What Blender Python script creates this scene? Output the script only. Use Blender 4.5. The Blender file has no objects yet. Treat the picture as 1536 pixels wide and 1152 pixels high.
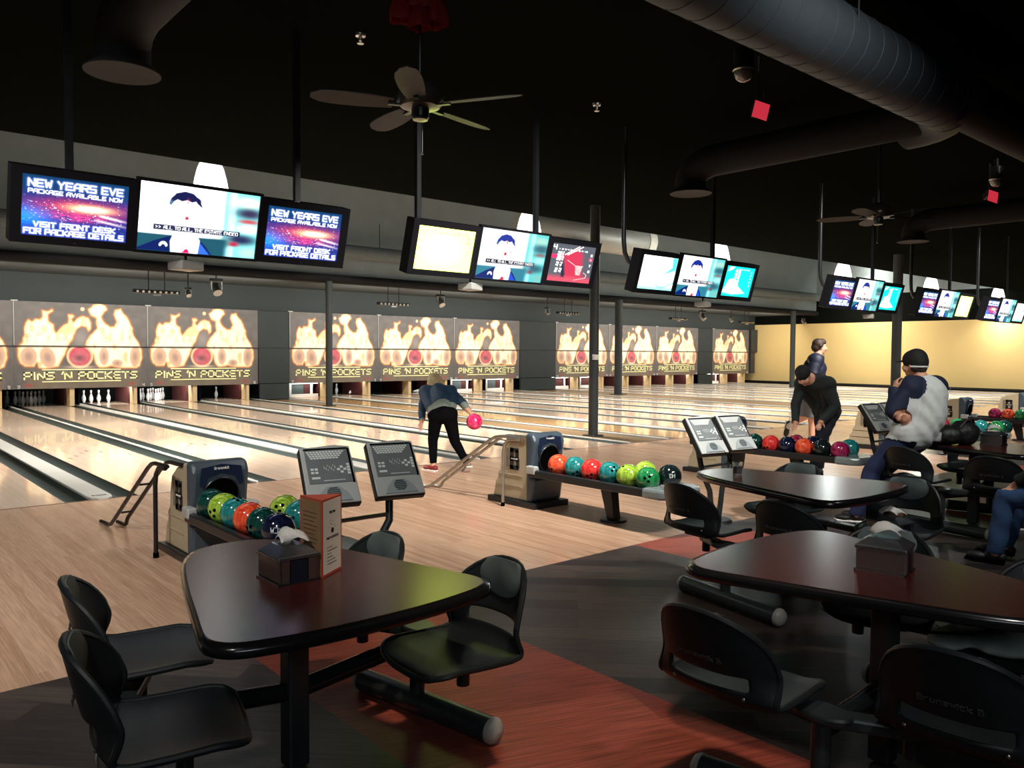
import bpy, bmesh, math, random
import numpy as np
from mathutils import Vector, Matrix, Euler
random.seed(7)
C = bpy.context.scene.collection
PI = math.pi
R_ = math.radians

# ------------------------------------------------------------------ camera
cam_d = bpy.data.cameras.new('camera')
cam = bpy.data.objects.new('camera', cam_d)
C.objects.link(cam)
cam_d.sensor_width = 36.0
cam_d.lens = 1200.39 * 36.0 / 1536.0
cam_d.clip_end = 200
_r = Vector((0.75600277, -0.65454046, 0.00604976))
_u = Vector((0.0211802, 0.03369884, 0.99920758))
_f = Vector((0.65422566, 0.75527556, -0.03933971))
_m = Matrix((( _r.x, _u.x, -_f.x, -0.82328), (_r.y, _u.y, -_f.y, -9.22334), (_r.z, _u.z, -_f.z, 1.58004), (0, 0, 0, 1)))
cam.matrix_world = _m
bpy.context.scene.camera = cam

# ------------------------------------------------------------------ world and exposure
w = bpy.data.worlds.new('world'); bpy.context.scene.world = w
w.use_nodes = True
w.node_tree.nodes['Background'].inputs[0].default_value = (0.5, 0.6, 0.65, 1)
w.node_tree.nodes['Background'].inputs[1].default_value = 0.004
vs = bpy.context.scene.view_settings
vs.view_transform = 'Standard'; vs.look = 'None'; vs.gamma = 1; vs.use_curve_mapping = False
vs.exposure = 0.0

def lamp(kind, name, loc, power, col=(1, 1, 1), target=None, **k):
    d = bpy.data.lights.new(name, kind)
    d.energy = power; d.color = col
    for a, b in k.items():
        setattr(d, a, b)
    o = bpy.data.objects.new(name, d); C.objects.link(o); o.location = loc
    if target is not None:
        o.rotation_euler = (Vector(target) - Vector(loc)).to_track_quat('-Z', 'Y').to_euler()
    return o

HIGHBAY_X = [3.88, 10.6, 17.5, 24.3, 31.2, 38.3]
WARM = (1.0, 0.95, 0.87)
GLOW = [20, 80, 170, 220, 200, 30]
for i_, x in enumerate(HIGHBAY_X):
    lamp('AREA', 'highbay_light', (x, 3.4, 3.82), 330 if x < 38 else 60, WARM, (x, 3.4, 0), shape='DISK', size=0.46, spread=R_(125))
    lamp('POINT', 'highbay_glow', (x, 3.75, 4.15), GLOW[i_], (0.92, 1.0, 0.95), shadow_soft_size=0.1)
    lamp('AREA', 'highbay_light', (x, 9.3, 6.1), 330 if x < 38 else 90, WARM, (x, 9.3, 0), shape='DISK', size=0.46, spread=R_(105))  # added second row, unseen above the ceiling edge, evens light down the lanes
# rows of ceiling floods over the back of the seating, aimed at the approach
for x in (-2.0, 3.9, 10.6, 17.2, 23.8):
    lamp('AREA', 'approach_flood', (x, -5.15, 4.3), 60 if x < 0 else 125, (1.0, 0.95, 0.89), (x + 1.3, -1.9, 0.0), shape='DISK', size=0.3, spread=R_(100))
    lamp('AREA', 'seating_flood', (x, -8.4, 4.2), 42, (1.0, 0.95, 0.89), (x + 2.4, -1.6, 0.0), shape='DISK', size=0.3, spread=R_(80))
# spots over the seating: a warm downlight, then two added fills
lamp('SPOT', 'seating_spot', (1.0, -8.3, 4.2), 330, (1.0, 0.78, 0.6), (1.75, -6.5, 0.0), spot_size=R_(40), spot_blend=0.7, shadow_soft_size=0.12)
lamp('SPOT', 'seating_spot', (0.9, -9.9, 4.2), 230, (1.0, 0.93, 0.88), (2.4, -7.8, 0.8), spot_size=R_(42), spot_blend=0.8, shadow_soft_size=0.2)  # added to brighten the napkin dispenser on the right table
lamp('SPOT', 'seating_spot', (5.2, -8.4, 4.2), 260, (0.95, 0.95, 0.9), (6.0, -6.0, 0.7), spot_size=R_(85), spot_blend=0.8, shadow_soft_size=0.2)  # added to light the back of the man in the cap
lamp('AREA', 'seating_fill', (-1.5, -11.4, 2.7), 26, (0.85, 0.95, 1.0), (2.5, -6.0, 0.5), shape='RECTANGLE', size=2.5, size_y=0.6)  # added dim cool fill from behind the camera, no lamp known there

# ------------------------------------------------------------------ materials
def L(r, g, b):
    f = lambda c: (c / 255) / 12.92 if c / 255 <= 0.04045 else ((c / 255 + 0.055) / 1.055) ** 2.4
    return (f(r), f(g), f(b), 1)

MATS = {}
def M(name, col, rough=0.5, metal=0.0, var=0.12, scale=14, bump=0.0, spec=0.5, coat=0.0, emit=None, es=0.0, alpha=1.0, trans=0.0, stretch=None):
    if name in MATS:
        return MATS[name]
    m = bpy.data.materials.new(name); m.use_nodes = True
    n = m.node_tree.nodes; l = m.node_tree.links
    b = n['Principled BSDF']
    b.inputs['Roughness'].default_value = rough
    b.inputs['Metallic'].default_value = metal
    b.inputs['Specular IOR Level'].default_value = spec
    b.inputs['Coat Weight'].default_value = coat
    b.inputs['Coat Roughness'].default_value = 0.06
    b.inputs['Transmission Weight'].default_value = trans
    b.inputs['Alpha'].default_value = alpha
    tc = n.new('ShaderNodeTexCoord'); nz = n.new('ShaderNodeTexNoise')
    nz.inputs['Scale'].default_value = scale; nz.inputs['Detail'].default_value = 4
    src = tc.outputs['Object']
    if stretch:
        mp = n.new('ShaderNodeMapping'); mp.inputs['Scale'].default_value = stretch
        l.new(src, mp.inputs['Vector']); src = mp.outputs[0]
    l.new(src, nz.inputs['Vector'])
    mx = n.new('ShaderNodeMix'); mx.data_type = 'RGBA'
    c = col
    mx.inputs[6].default_value = (c[0] * (1 - var), c[1] * (1 - var), c[2] * (1 - var), 1)
    mx.inputs[7].default_value = (min(1, c[0] * (1 + var)), min(1, c[1] * (1 + var)), min(1, c[2] * (1 + var)), 1)
    l.new(nz.outputs['Fac'], mx.inputs[0]); l.new(mx.outputs[2], b.inputs['Base Color'])
    if bump:
        bp = n.new('ShaderNodeBump'); bp.inputs['Strength'].default_value = bump; bp.inputs['Distance'].default_value = 0.01
        l.new(nz.outputs['Fac'], bp.inputs['Height']); l.new(bp.outputs[0], b.inputs['Normal'])
    if emit:
        b.inputs['Emission Color'].default_value = emit; b.inputs['Emission Strength'].default_value = es
    MATS[name] = m
    return m

def planks(name, c1, c2, width, length, rough=0.3, rot=0.0, grain=0.5, seam=0.6, coat=0.0, spec=0.5, gap=0.002):
    m = bpy.data.materials.new(name); m.use_nodes = True
    n = m.node_tree.nodes; l = m.node_tree.links; b = n['Principled BSDF']
    tc = n.new('ShaderNodeTexCoord'); mp = n.new('ShaderNodeMapping'); mp.inputs['Rotation'].default_value = (0, 0, rot)
    l.new(tc.outputs['Object'], mp.inputs['Vector'])
    br = n.new('ShaderNodeTexBrick'); br.inputs['Scale'].default_value = 1
    br.inputs['Brick Width'].default_value = length; br.inputs['Row Height'].default_value = width
    br.inputs['Mortar Size'].default_value = gap; br.inputs['Mortar Smooth'].default_value = 0.2
    br.inputs['Color1'].default_value = c1; br.inputs['Color2'].default_value = c2
    br.inputs['Mortar'].default_value = tuple(x * (1 - seam) for x in c1[:3]) + (1,)
    br.offset = 0.37
    l.new(mp.outputs[0], br.inputs['Vector'])
    m2 = n.new('ShaderNodeMapping'); m2.inputs['Scale'].default_value = (1.5, 40, 1)
    l.new(mp.outputs[0], m2.inputs['Vector'])
    nz = n.new('ShaderNodeTexNoise'); nz.inputs['Scale'].default_value = 2.2; nz.inputs['Detail'].default_value = 6
    l.new(m2.outputs[0], nz.inputs['Vector'])
    nb = n.new('ShaderNodeTexNoise'); nb.inputs['Scale'].default_value = 0.7; nb.inputs['Detail'].default_value = 3
    l.new(tc.outputs['Object'], nb.inputs['Vector'])
    rp = n.new('ShaderNodeValToRGB'); rp.color_ramp.elements[0].position = 0.3; rp.color_ramp.elements[1].position = 0.7
    rp.color_ramp.elements[0].color = (1 - grain, 1 - grain, 1 - grain, 1); rp.color_ramp.elements[1].color = (1, 1, 1, 1)
    l.new(nz.outputs['Fac'], rp.inputs[0])
    mu = n.new('ShaderNodeMix'); mu.data_type = 'RGBA'; mu.blend_type = 'MULTIPLY'; mu.inputs[0].default_value = 1
    l.new(br.outputs['Color'], mu.inputs[6]); l.new(rp.outputs[0], mu.inputs[7])
    l.new(mu.outputs[2], b.inputs['Base Color'])
    mr = n.new('ShaderNodeMapRange'); mr.inputs[3].default_value = rough * 0.8; mr.inputs[4].default_value = rough * 1.25
    l.new(nb.outputs['Fac'], mr.inputs[0]); l.new(mr.outputs[0], b.inputs['Roughness'])
    b.inputs['Coat Weight'].default_value = coat; b.inputs['Coat Roughness'].default_value = 0.05
    b.inputs['Specular IOR Level'].default_value = spec
    return m

def emat(name, strength):
    m = bpy.data.materials.new(name); m.use_nodes = True
    n = m.node_tree.nodes; l = m.node_tree.links; b = n['Principled BSDF']
    a = n.new('ShaderNodeAttribute'); a.attribute_name = 'Col'
    b.inputs['Base Color'].default_value = (0.01, 0.01, 0.012, 1); b.inputs['Roughness'].default_value = 0.2
    l.new(a.outputs['Color'], b.inputs['Emission Color']); b.inputs['Emission Strength'].default_value = strength
    return m

def amat(name, rough):
    m = bpy.data.materials.new(name); m.use_nodes = True
    n = m.node_tree.nodes; l = m.node_tree.links; b = n['Principled BSDF']
    a = n.new('ShaderNodeAttribute'); a.attribute_name = 'Col'
    l.new(a.outputs['Color'], b.inputs['Base Color']); b.inputs['Roughness'].default_value = rough
    return m

black_plastic = M('black_plastic', (0.012, 0.013, 0.014), 0.38, bump=0.15, scale=220)
chair_plastic = M('chair_plastic', (0.013, 0.017, 0.019), 0.42, bump=0.1, scale=300, spec=0.3)
pad_grey = M('pad_grey', (0.12, 0.155, 0.155), 0.65)
dark_metal = M('dark_metal', (0.02, 0.022, 0.025), 0.32, 0.3)
frame_green = M('frame_powdercoat', (0.035, 0.044, 0.046), 0.3, 0.2)
steel = M('brushed_steel', (0.55, 0.55, 0.53), 0.34, 1.0, scale=60, stretch=(1, 1, 12))
cap_grey = M('cap_plastic', (0.35, 0.36, 0.34), 0.4)
edge_black = M('edge_vinyl', (0.008, 0.008, 0.009), 0.22, coat=0.3)
white_paper = M('white_paper', (0.8, 0.79, 0.75), 0.8)
ceil_black = M('ceiling_paint', (0.0055, 0.0065, 0.0055), 1.0, scale=3, spec=0.0)
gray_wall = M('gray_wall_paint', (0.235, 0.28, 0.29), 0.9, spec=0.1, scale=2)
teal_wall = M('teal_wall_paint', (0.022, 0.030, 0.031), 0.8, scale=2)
duct_grey = M('duct_metal', (0.022, 0.029, 0.036), 0.55, 0.2, spec=0.3)
duct_dark = M('duct_dark', (0.010, 0.010, 0.011), 0.75, spec=0.2)
column_paint = M('column_paint', (0.04, 0.046, 0.048), 0.45, spec=0.3)
yellow_wall = M('yellow_wall_paint', L(233, 205, 140), 0.8, var=0.04, scale=1.2)
beige_hood = M('hood_beige_plastic', L(166, 154, 128), 0.42, var=0.06)
bluegrey_hood = M('hood_bluegrey_plastic', L(58, 70, 80), 0.36, var=0.08)
navy_label = M('hood_navy_label', L(24, 34, 56), 0.25)
hole_black = M('hole_black', (0.002, 0.002, 0.002), 0.9, spec=0.0)
logo_black = M('logo_black', (0.012, 0.012, 0.014), 0.5)
logo_grey = M('logo_grey', L(110, 106, 92), 0.5)
letter_white = M('letter_white', (0.75, 0.75, 0.74), 0.5)
letter_dim = M('letter_dim', (0.07, 0.075, 0.08), 0.5)
gutter_m = M('gutter_plastic', (0.032, 0.046, 0.043), 0.55, spec=0.25, scale=3, stretch=(1, 0.3, 1))
capping_m = M('capping_plastic', (0.52, 0.51, 0.47), 0.5, var=0.08, scale=4)
pin_white = M('pin_white', (0.86, 0.86, 0.84), 0.25, var=0.03)
pin_red = M('pin_red_stripe', (0.4, 0.02, 0.02), 0.3)
pit_black = M('pit_black', (0.005, 0.005, 0.006), 0.8, spec=0.1)
pit_red = M('pit_red_cushion', (0.055, 0.006, 0.006), 0.7)
kick_beige = M('kickback_beige', L(205, 180, 135), 0.5, var=0.15, scale=6)
tray_clear = M('tray_plastic', (0.30, 0.36, 0.37), 0.18, trans=0.35, var=0.1)

# ------------------------------------------------------------------ mesh builder
class MB:
    def __init__(s):
        s.v = []; s.f = []; s.mi = []; s.cur = 0
    def add(s, vs_, fs):
        o = len(s.v); s.v += [tuple(p) for p in vs_]
        s.f += [tuple(i + o for i in q) for q in fs]; s.mi += [s.cur] * len(fs)
        return s
    def box(s, c, d, rot=None, taper=1.0):
        x, y, z = d[0] / 2, d[1] / 2, d[2] / 2
        P = [(-x, -y, -z), (x, -y, -z), (x, y, -z), (-x, y, -z), (-x * taper, -y * taper, z), (x * taper, -y * taper, z), (x * taper, y * taper, z), (-x * taper, y * taper, z)]
        m = Euler(rot).to_matrix() if rot is not None else Matrix.Identity(3)
        return s.add([m @ Vector(p) + Vector(c) for p in P], [(0, 3, 2, 1), (4, 5, 6, 7), (0, 1, 5, 4), (1, 2, 6, 5), (2, 3, 7, 6), (3, 0, 4, 7)])
    def cyl(s, a, b, r0, r1=None, n=16, caps=True):
        r1 = r0 if r1 is None else r1
        a = Vector(a); b = Vector(b); q = (b - a).to_track_quat('Z', 'Y').to_matrix()
        P = []
        for c, r in ((a, r0), (b, r1)):
            for i in range(n):
                t = 2 * PI * i / n; P.append(q @ Vector((r * math.cos(t), r * math.sin(t), 0)) + c)
        F = [(i, (i + 1) % n, n + (i + 1) % n, n + i) for i in range(n)]
        if caps:
            F += [tuple(range(n - 1, -1, -1)), tuple(range(n, 2 * n))]
        return s.add(P, F)
    def tube(s, pts, r, n=10, caps=True):
        pts = [Vector(p) for p in pts]; P = []; k = len(pts)
        rs = r if isinstance(r, (list, tuple)) else [r] * k
        up = None
        for i, p in enumerate(pts):
            d = (pts[min(i + 1, k - 1)] - pts[max(i - 1, 0)]).normalized()
            if up is None:
                up = d.orthogonal().normalized()
            up = (up - d * up.dot(d)).normalized(); sd = d.cross(up)
            for j in range(n):
                t = 2 * PI * j / n; P.append(p + (up * math.cos(t) + sd * math.sin(t)) * rs[i])
        F = [(i * n + j, i * n + (j + 1) % n, (i + 1) * n + (j + 1) % n, (i + 1) * n + j) for i in range(k - 1) for j in range(n)]
        if caps:
            F += [tuple(range(n - 1, -1, -1)), tuple(range((k - 1) * n, k * n))]
        return s.add(P, F)
    def sph(s, c, r, n=16, m=10, sc=(1, 1, 1), rot=None):
        mt = Euler(rot).to_matrix() if rot is not None else Matrix.Identity(3)
        P = [mt @ Vector((0, 0, r * sc[2])) + Vector(c)]
        for i in range(1, m):
            a = PI * i / m
            for j in range(n):
                t = 2 * PI * j / n
                P.append(mt @ Vector((r * sc[0] * math.sin(a) * math.cos(t), r * sc[1] * math.sin(a) * math.sin(t), r * sc[2] * math.cos(a))) + Vector(c))
        P.append(mt @ Vector((0, 0, -r * sc[2])) + Vector(c))
        F = [(0, 1 + j, 1 + (j + 1) % n) for j in range(n)]
        F += [(1 + i * n + j, 1 + (i + 1) * n + j, 1 + (i + 1) * n + (j + 1) % n, 1 + i * n + (j + 1) % n) for i in range(m - 2) for j in range(n)]
        e = len(P) - 1; F += [(e, 1 + (m - 2) * n + (j + 1) % n, 1 + (m - 2) * n + j) for j in range(n)]
        return s.add(P, F)
    def lathe(s, prof, c=(0, 0, 0), n=20, sx=1, sy=1):
        P = []
        for r, z in prof:
            for j in range(n):
                t = 2 * PI * j / n; P.append((c[0] + r * sx * math.cos(t), c[1] + r * sy * math.sin(t), c[2] + z))
        k = len(prof)
        F = [(i * n + j, i * n + (j + 1) % n, (i + 1) * n + (j + 1) % n, (i + 1) * n + j) for i in range(k - 1) for j in range(n)]
        if prof[0][0] > 1e-5: F.append(tuple(range(n - 1, -1, -1)))
        if prof[-1][0] > 1e-5: F.append(tuple(range((k - 1) * n, k * n)))
        return s.add(P, F)
    def prism(s, poly, a, b, axis='z'):
        n = len(poly)
        if axis == 'z': mk = lambda p, h: (p[0], p[1], h)
        elif axis == 'x': mk = lambda p, h: (h, p[0], p[1])
        else: mk = lambda p, h: (p[0], h, p[1])
        P = [mk(p, a) for p in poly] + [mk(p, b) for p in poly]
        return s.add(P, [tuple(range(n - 1, -1, -1)), tuple(range(n, 2 * n))] + [(i, (i + 1) % n, n + (i + 1) % n, n + i) for i in range(n)])
    def mesh(s, name):
        me = bpy.data.meshes.new(name); me.from_pydata(s.v, [], s.f)
        bm = bmesh.new(); bm.from_mesh(me); bmesh.ops.remove_doubles(bm, verts=bm.verts, dist=1e-6)
        bmesh.ops.recalc_face_normals(bm, faces=bm.faces); bm.to_mesh(me); bm.free()
        return me
    def build(s, name, mat, parent=None, smooth=False, bevel=0, loc=None, rot=None, angle=40):
        me = bpy.data.meshes.new(name); me.from_pydata(s.v, [], s.f)
        mats = mat if isinstance(mat, (list, tuple)) else [mat]
        for m_ in mats: me.materials.append(m_)
        for p, k in zip(me.polygons, s.mi): p.material_index = k
        bm = bmesh.new(); bm.from_mesh(me); bmesh.ops.recalc_face_normals(bm, faces=bm.faces)
        if smooth:
            for f in bm.faces: f.smooth = True
            for e in bm.edges:
                if len(e.link_faces) == 2 and e.calc_face_angle(0) > R_(angle): e.smooth = False
        bm.to_mesh(me); bm.free()
        o = bpy.data.objects.new(name, me); C.objects.link(o)
        if parent: o.parent = parent
        if loc is not None: o.location = loc
        if rot is not None: o.rotation_euler = rot
        if bevel:
            b = o.modifiers.new('bevel', 'BEVEL'); b.width = bevel; b.segments = 2; b.limit_method = 'ANGLE'
        return o

def tag(o, label, cat, group=None, kind=None):
    o['label'] = label; o['category'] = cat
    if group: o['group'] = group
    if kind: o['kind'] = kind
    return o
def thing(name, label, cat, loc=(0, 0, 0), rz=0, group=None):
    o = bpy.data.objects.new(name, None); C.objects.link(o); o.empty_display_size = 0.1
    o.location = loc; o.rotation_euler = (0, 0, rz)
    return tag(o, label, cat, group)
def struct(o, label=None):
    o['kind'] = 'structure'
    if label: o['label'] = label
    o['category'] = 'room'
    return o
def dup(o, parent=None, loc=None, rz=None, label=None, group=None):
    c = o.copy(); C.objects.link(c); c.parent = parent
    if loc is not None: c.location = loc
    if rz is not None: c.rotation_euler = (0, 0, rz)
    if label: c['label'] = label
    if group: c['group'] = group
    for ch in [q for q in bpy.data.objects if q.parent == o]:
        dup(ch, c)
    return c

# ------------------------------------------------------------------ stroke lettering
G = {'A': [[(0,0),(0,4),(1.5,6),(4,6),(4,0)],[(0,2.5),(4,2.5)]], 'B': [[(0,0),(0,6),(3.5,6),(3.5,3.2),(0,3.2)],[(3.5,3.2),(4,3),(4,0),(0,0)]],
 'C': [[(4,6),(0,6),(0,0),(4,0)]], 'D': [[(0,0),(0,6),(3,6),(4,5),(4,0),(0,0)]], 'E': [[(4,6),(0,6),(0,0),(4,0)],[(0,3),(3.5,3)]],
 'F': [[(4,6),(0,6),(0,0)],[(0,3),(3.5,3)]], 'G': [[(4,6),(0,6),(0,0),(4,0),(4,3),(2,3)]], 'H': [[(0,0),(0,6)],[(4,0),(4,6)],[(0,3),(4,3)]],
 'I': [[(2,0),(2,6)]], 'K': [[(0,0),(0,6)],[(4,6),(0.3,3),(4,0)]], 'L': [[(0,6),(0,0),(4,0)]], 'N': [[(0,0),(0,6),(4,0),(4,6)]],
 'M': [[(0,0),(0,6),(2,3),(4,6),(4,0)]], 'O': [[(0,0),(0,6),(4,6),(4,0),(0,0)]], 'P': [[(0,0),(0,6),(4,6),(4,2.6),(0,2.6)]],
 'R': [[(0,0),(0,6),(4,6),(4,2.8),(0,2.8)],[(2,2.8),(4,0)]], 'S': [[(4,6),(0,6),(0,3),(4,3),(4,0),(0,0)]], 'T': [[(0,6),(4,6)],[(2,6),(2,0)]],
 'U': [[(0,6),(0,0),(4,0),(4,6)]], 'V': [[(0,6),(2,0),(4,6)]], 'W': [[(0,6),(0.8,0),(2,4),(3.2,0),(4,6)]], 'Y': [[(0,6),(2,3),(4,6)],[(2,3),(2,0)]],
 "'": [[(2.6,6.3),(2,4.6)]], '.': [[(2,0),(2,0.3)]], ',': [[(2,0.4),(1.6,-1)]], '>': [[(0,5),(3,3),(0,1)]], '-': [[(0.5,3),(3.5,3)]],
 '0': [[(0,0),(0,6),(4,6),(4,0),(0,0)]], '1': [[(1,5),(2.2,6),(2.2,0)]], '2': [[(0,6),(4,6),(4,3),(0,3),(0,0),(4,0)]], '3': [[(0,6),(4,6),(4,0),(0,0)],[(1,3),(4,3)]],
 '4': [[(0,6),(0,3),(4,3)],[(4,6),(4,0)]], '5': [[(4,6),(0,6),(0,3),(4,3),(4,0),(0,0)]], '6': [[(4,6),(0,6),(0,0),(4,0),(4,3),(0,3)]],
 '7': [[(0,6),(4,6),(1.5,0)]], '8': [[(0,0),(0,6),(4,6),(4,0),(0,0)],[(0,3),(4,3)]], '9': [[(4,0),(4,6),(0,6),(0,3),(4,3)]],
 'r': [[(0,0),(0,4)],[(0,3),(1.5,4),(3,4)]], 'u': [[(0,4),(0,0),(3.5,0),(3.5,4)]], 'n': [[(0,0),(0,4),(3.5,4),(3.5,0)]], 's': [[(3.5,4),(0,4),(0,2),(3.5,2),(3.5,0),(0,0)]],
 'w': [[(0,4),(0.8,0),(2,3),(3.2,0),(4,4)]], 'i': [[(1.8,0),(1.8,4)],[(1.8,5.2),(1.8,5.6)]], 'c': [[(3.5,4),(0,4),(0,0),(3.5,0)]], 'k': [[(0,0),(0,6)],[(3.4,4),(0.2,2),(3.4,0)]],
 'e': [[(0,2),(3.5,2),(3.5,4),(0,4),(0,0),(3.5,0)]], 'l': [[(1.8,0),(1.8,6)]], 'o': [[(0,0),(0,4),(3.5,4),(3.5,0),(0,0)]], 'm': [[(0,0),(0,4),(4,4),(4,0)],[(2,4),(2,0)]]}
def strokes(text, x0, x1, z0, z1):
    """segments of a line of text stretched to fill a box in a plane"""
    wd = [{'I': 2.2, "'": 2.0, ' ': 3.0, 'i': 2.2, 'l': 2.2, '.': 2.0, ',': 2.0}.get(ch, 5.5) for ch in text]
    tot = sum(wd) - 1.5; S = []; o_ = 0.0
    sx = (x1 - x0) / tot; sz = (z1 - z0) / 6
    for ch, w_ in zip(text, wd):
        sh = -1.6 if w_ < 3 and ch != ' ' else 0
        for pl in G.get(ch, []):
            for a, b in zip(pl[:-1], pl[1:]):
                S.append(((x0 + (o_ + sh + a[0]) * sx, z0 + a[1] * sz), (x0 + (o_ + sh + b[0]) * sx, z0 + b[1] * sz)))
        o_ += w_
    return S
def text_mb(lines, th, y=0.0, d=0.004, mb=None):
    mb = mb or MB()
    for seg in lines:
        (ax, az), (bx, bz) = seg
        v = Vector((bx - ax, 0, bz - az)); ln = v.length or 1e-4
        ang = math.atan2(v.z, v.x)
        mb.box(((ax + bx) / 2, y, (az + bz) / 2), (ln + th, d, th), rot=(0, -ang, 0))
    return mb

def painted(name, W, H, nx, nz, fn, mat, y=0.0, gam=1.0):
    """flat printed or lit panel: a grid in xz with one colour per vertex"""
    xs = np.linspace(0, W, nx); zs = np.linspace(0, H, nz)
    X, Z = np.meshgrid(xs, zs)
    col = fn(X, Z)
    V = [(float(a), y, float(b)) for a, b in zip(X.ravel(), Z.ravel())]
    F = [(j * nx + i, j * nx + i + 1, (j + 1) * nx + i + 1, (j + 1) * nx + i) for j in range(nz - 1) for i in range(nx - 1)]
    me = bpy.data.meshes.new(name); me.from_pydata(V, [], F); me.materials.append(mat)
    at = me.color_attributes.new('Col', 'FLOAT_COLOR', 'POINT')
    buf = np.ones((nx * nz, 4), dtype=np.float32); buf[:, :3] = np.clip(col.reshape(-1, 3), 0, 1) ** gam
    at.data.foreach_set('color', buf.ravel())
    return me
def inst(name, me, parent, loc=None, rot=None):
    o = bpy.data.objects.new(name, me); C.objects.link(o)
    if parent: o.parent = parent
    if loc is not None: o.location = loc
    if rot is not None: o.rotation_euler = rot
    return o

def poly_sd(X, Z, poly):
    """signed distance to a polygon, positive inside"""
    P = np.array(poly, float); n = len(P)
    d = np.full(X.shape, 1e9); ins = np.zeros(X.shape, bool)
    for i in range(n):
        a = P[i]; b = P[(i + 1) % n]; e = b - a
        t = np.clip(((X - a[0]) * e[0] + (Z - a[1]) * e[1]) / (e @ e + 1e-12), 0, 1)
        d = np.minimum(d, np.hypot(X - a[0] - t * e[0], Z - a[1] - t * e[1]))
        cnd = ((a[1] > Z) != (b[1] > Z)) & (X < (b[0] - a[0]) * (Z - a[1]) / (b[1] - a[1] + 1e-12) + a[0])
        ins ^= cnd
    return np.where(ins, d, -d)
def vnoise(X, Z, s, seed=0):
    r = np.random.RandomState(seed); T = r.rand(64, 64)
    x = X * s; z = Z * s; xi = np.floor(x).astype(int); zi = np.floor(z).astype(int)
    fx = x - xi; fz = z - zi; fx = fx * fx * (3 - 2 * fx); fz = fz * fz * (3 - 2 * fz)
    g = lambda a, b: T[a % 64, b % 64]
    return (g(xi, zi) * (1 - fx) + g(xi + 1, zi) * fx) * (1 - fz) + (g(xi, zi + 1) * (1 - fx) + g(xi + 1, zi + 1) * fx) * fz
def sm(d, a, b):
    t = np.clip((d - a) / (b - a), 0, 1); return t * t * (3 - 2 * t)
def blend(c, k, m):
    return c * (1 - m[..., None]) + np.array(k[:3]) * m[..., None]
def seg_mask(X, Z, segs, th, soft):
    d = np.full(X.shape, 1e9)
    for (a, b) in segs:
        ax, az = a; bx, bz = b; ex, ez = bx - ax, bz - az; L2 = ex * ex + ez * ez + 1e-12
        t = np.clip(((X - ax) * ex + (Z - az) * ez) / L2, 0, 1)
        d = np.minimum(d, np.hypot(X - ax - t * ex, Z - az - t * ez))
    return sm(-d, -th - soft, -th + soft)

# ------------------------------------------------------------------ lane layout
LW = 1.067
LX = {}
_x = 0.0
for _n in range(1, 21):
    LX[_n] = _x
    _x += LW + (0.716 if _n % 2 else 0.542 + {6: 1.084, 12: 2.087, 18: 1.264}.get(_n, 0))
XEND = 39.0
LANE_END = 17.45
MASK_Y = 15.69

# ------------------------------------------------------------------ room shell
approach_m = planks('approach_maple', L(220, 180, 150), L(196, 154, 124), 0.05, 2.4, 0.24, PI / 2, 0.32, 0.12, coat=0.25)
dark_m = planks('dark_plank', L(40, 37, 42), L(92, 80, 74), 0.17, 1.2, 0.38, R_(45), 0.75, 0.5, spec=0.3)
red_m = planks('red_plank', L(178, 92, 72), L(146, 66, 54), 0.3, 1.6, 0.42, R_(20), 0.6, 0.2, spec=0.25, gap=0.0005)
for o, lb in ((MB().box((17.0, -2.47, -0.06), (46.0, 4.94, 0.12)).build('floor', approach_m), 'pale maple bowling approach floor in front of the lanes'),):
    struct(o, lb)
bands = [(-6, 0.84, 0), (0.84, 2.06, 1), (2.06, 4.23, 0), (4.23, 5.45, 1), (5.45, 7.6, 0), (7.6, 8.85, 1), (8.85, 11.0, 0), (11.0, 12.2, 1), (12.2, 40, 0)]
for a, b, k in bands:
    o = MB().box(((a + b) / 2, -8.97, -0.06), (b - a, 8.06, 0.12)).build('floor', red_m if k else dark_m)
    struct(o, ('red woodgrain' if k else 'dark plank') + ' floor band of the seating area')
struct(MB().box((17.0, 9.2, -0.16), (46.0, 18.4, 0.08)).build('floor', pit_black), 'dark subfloor under the lanes')
struct(MB().box((17.0, -3.9, 4.5), (46.0, 13.8, 0.2)).build('ceiling', ceil_black), 'black ceiling over the seating and approach')
struct(MB().box((17.0, 10.5, 7.6), (46.0, 16.0, 0.2)).build('ceiling', ceil_black), 'high dark ceiling above the lanes')
struct(MB().box((17.0, 3.05, 6.0), (46.0, 0.1, 3.0)).build('wall_upper', ceil_black))
struct(MB().box((-5.05, 3.5, 3.8), (0.1, 31.0, 7.6)).build('wall_left', gray_wall))
struct(MB().box((17.0, -13.05, 2.3), (46.0, 0.1, 4.6)).build('wall_back', ceil_black))
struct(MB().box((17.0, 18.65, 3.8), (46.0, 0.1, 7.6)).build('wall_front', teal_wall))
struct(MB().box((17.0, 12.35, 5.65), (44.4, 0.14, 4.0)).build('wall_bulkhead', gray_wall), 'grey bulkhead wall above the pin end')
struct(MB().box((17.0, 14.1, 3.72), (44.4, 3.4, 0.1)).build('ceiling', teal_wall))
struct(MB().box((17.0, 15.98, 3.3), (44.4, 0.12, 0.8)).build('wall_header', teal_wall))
struct(MB().box((XEND + 0.06, 3.5, 1.6), (0.12, 31.0, 3.2)).build('wall_right', yellow_wall), 'yellow side wall beyond the last lane')
struct(MB().box((XEND + 0.06, 3.5, 3.9), (0.12, 31.0, 1.4)).build('wall_right', ceil_black))
struct(MB().box((XEND + 0.06, 8.3, 6.1), (0.12, 20.6, 3.0)).build('wall_right', gray_wall))
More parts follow.
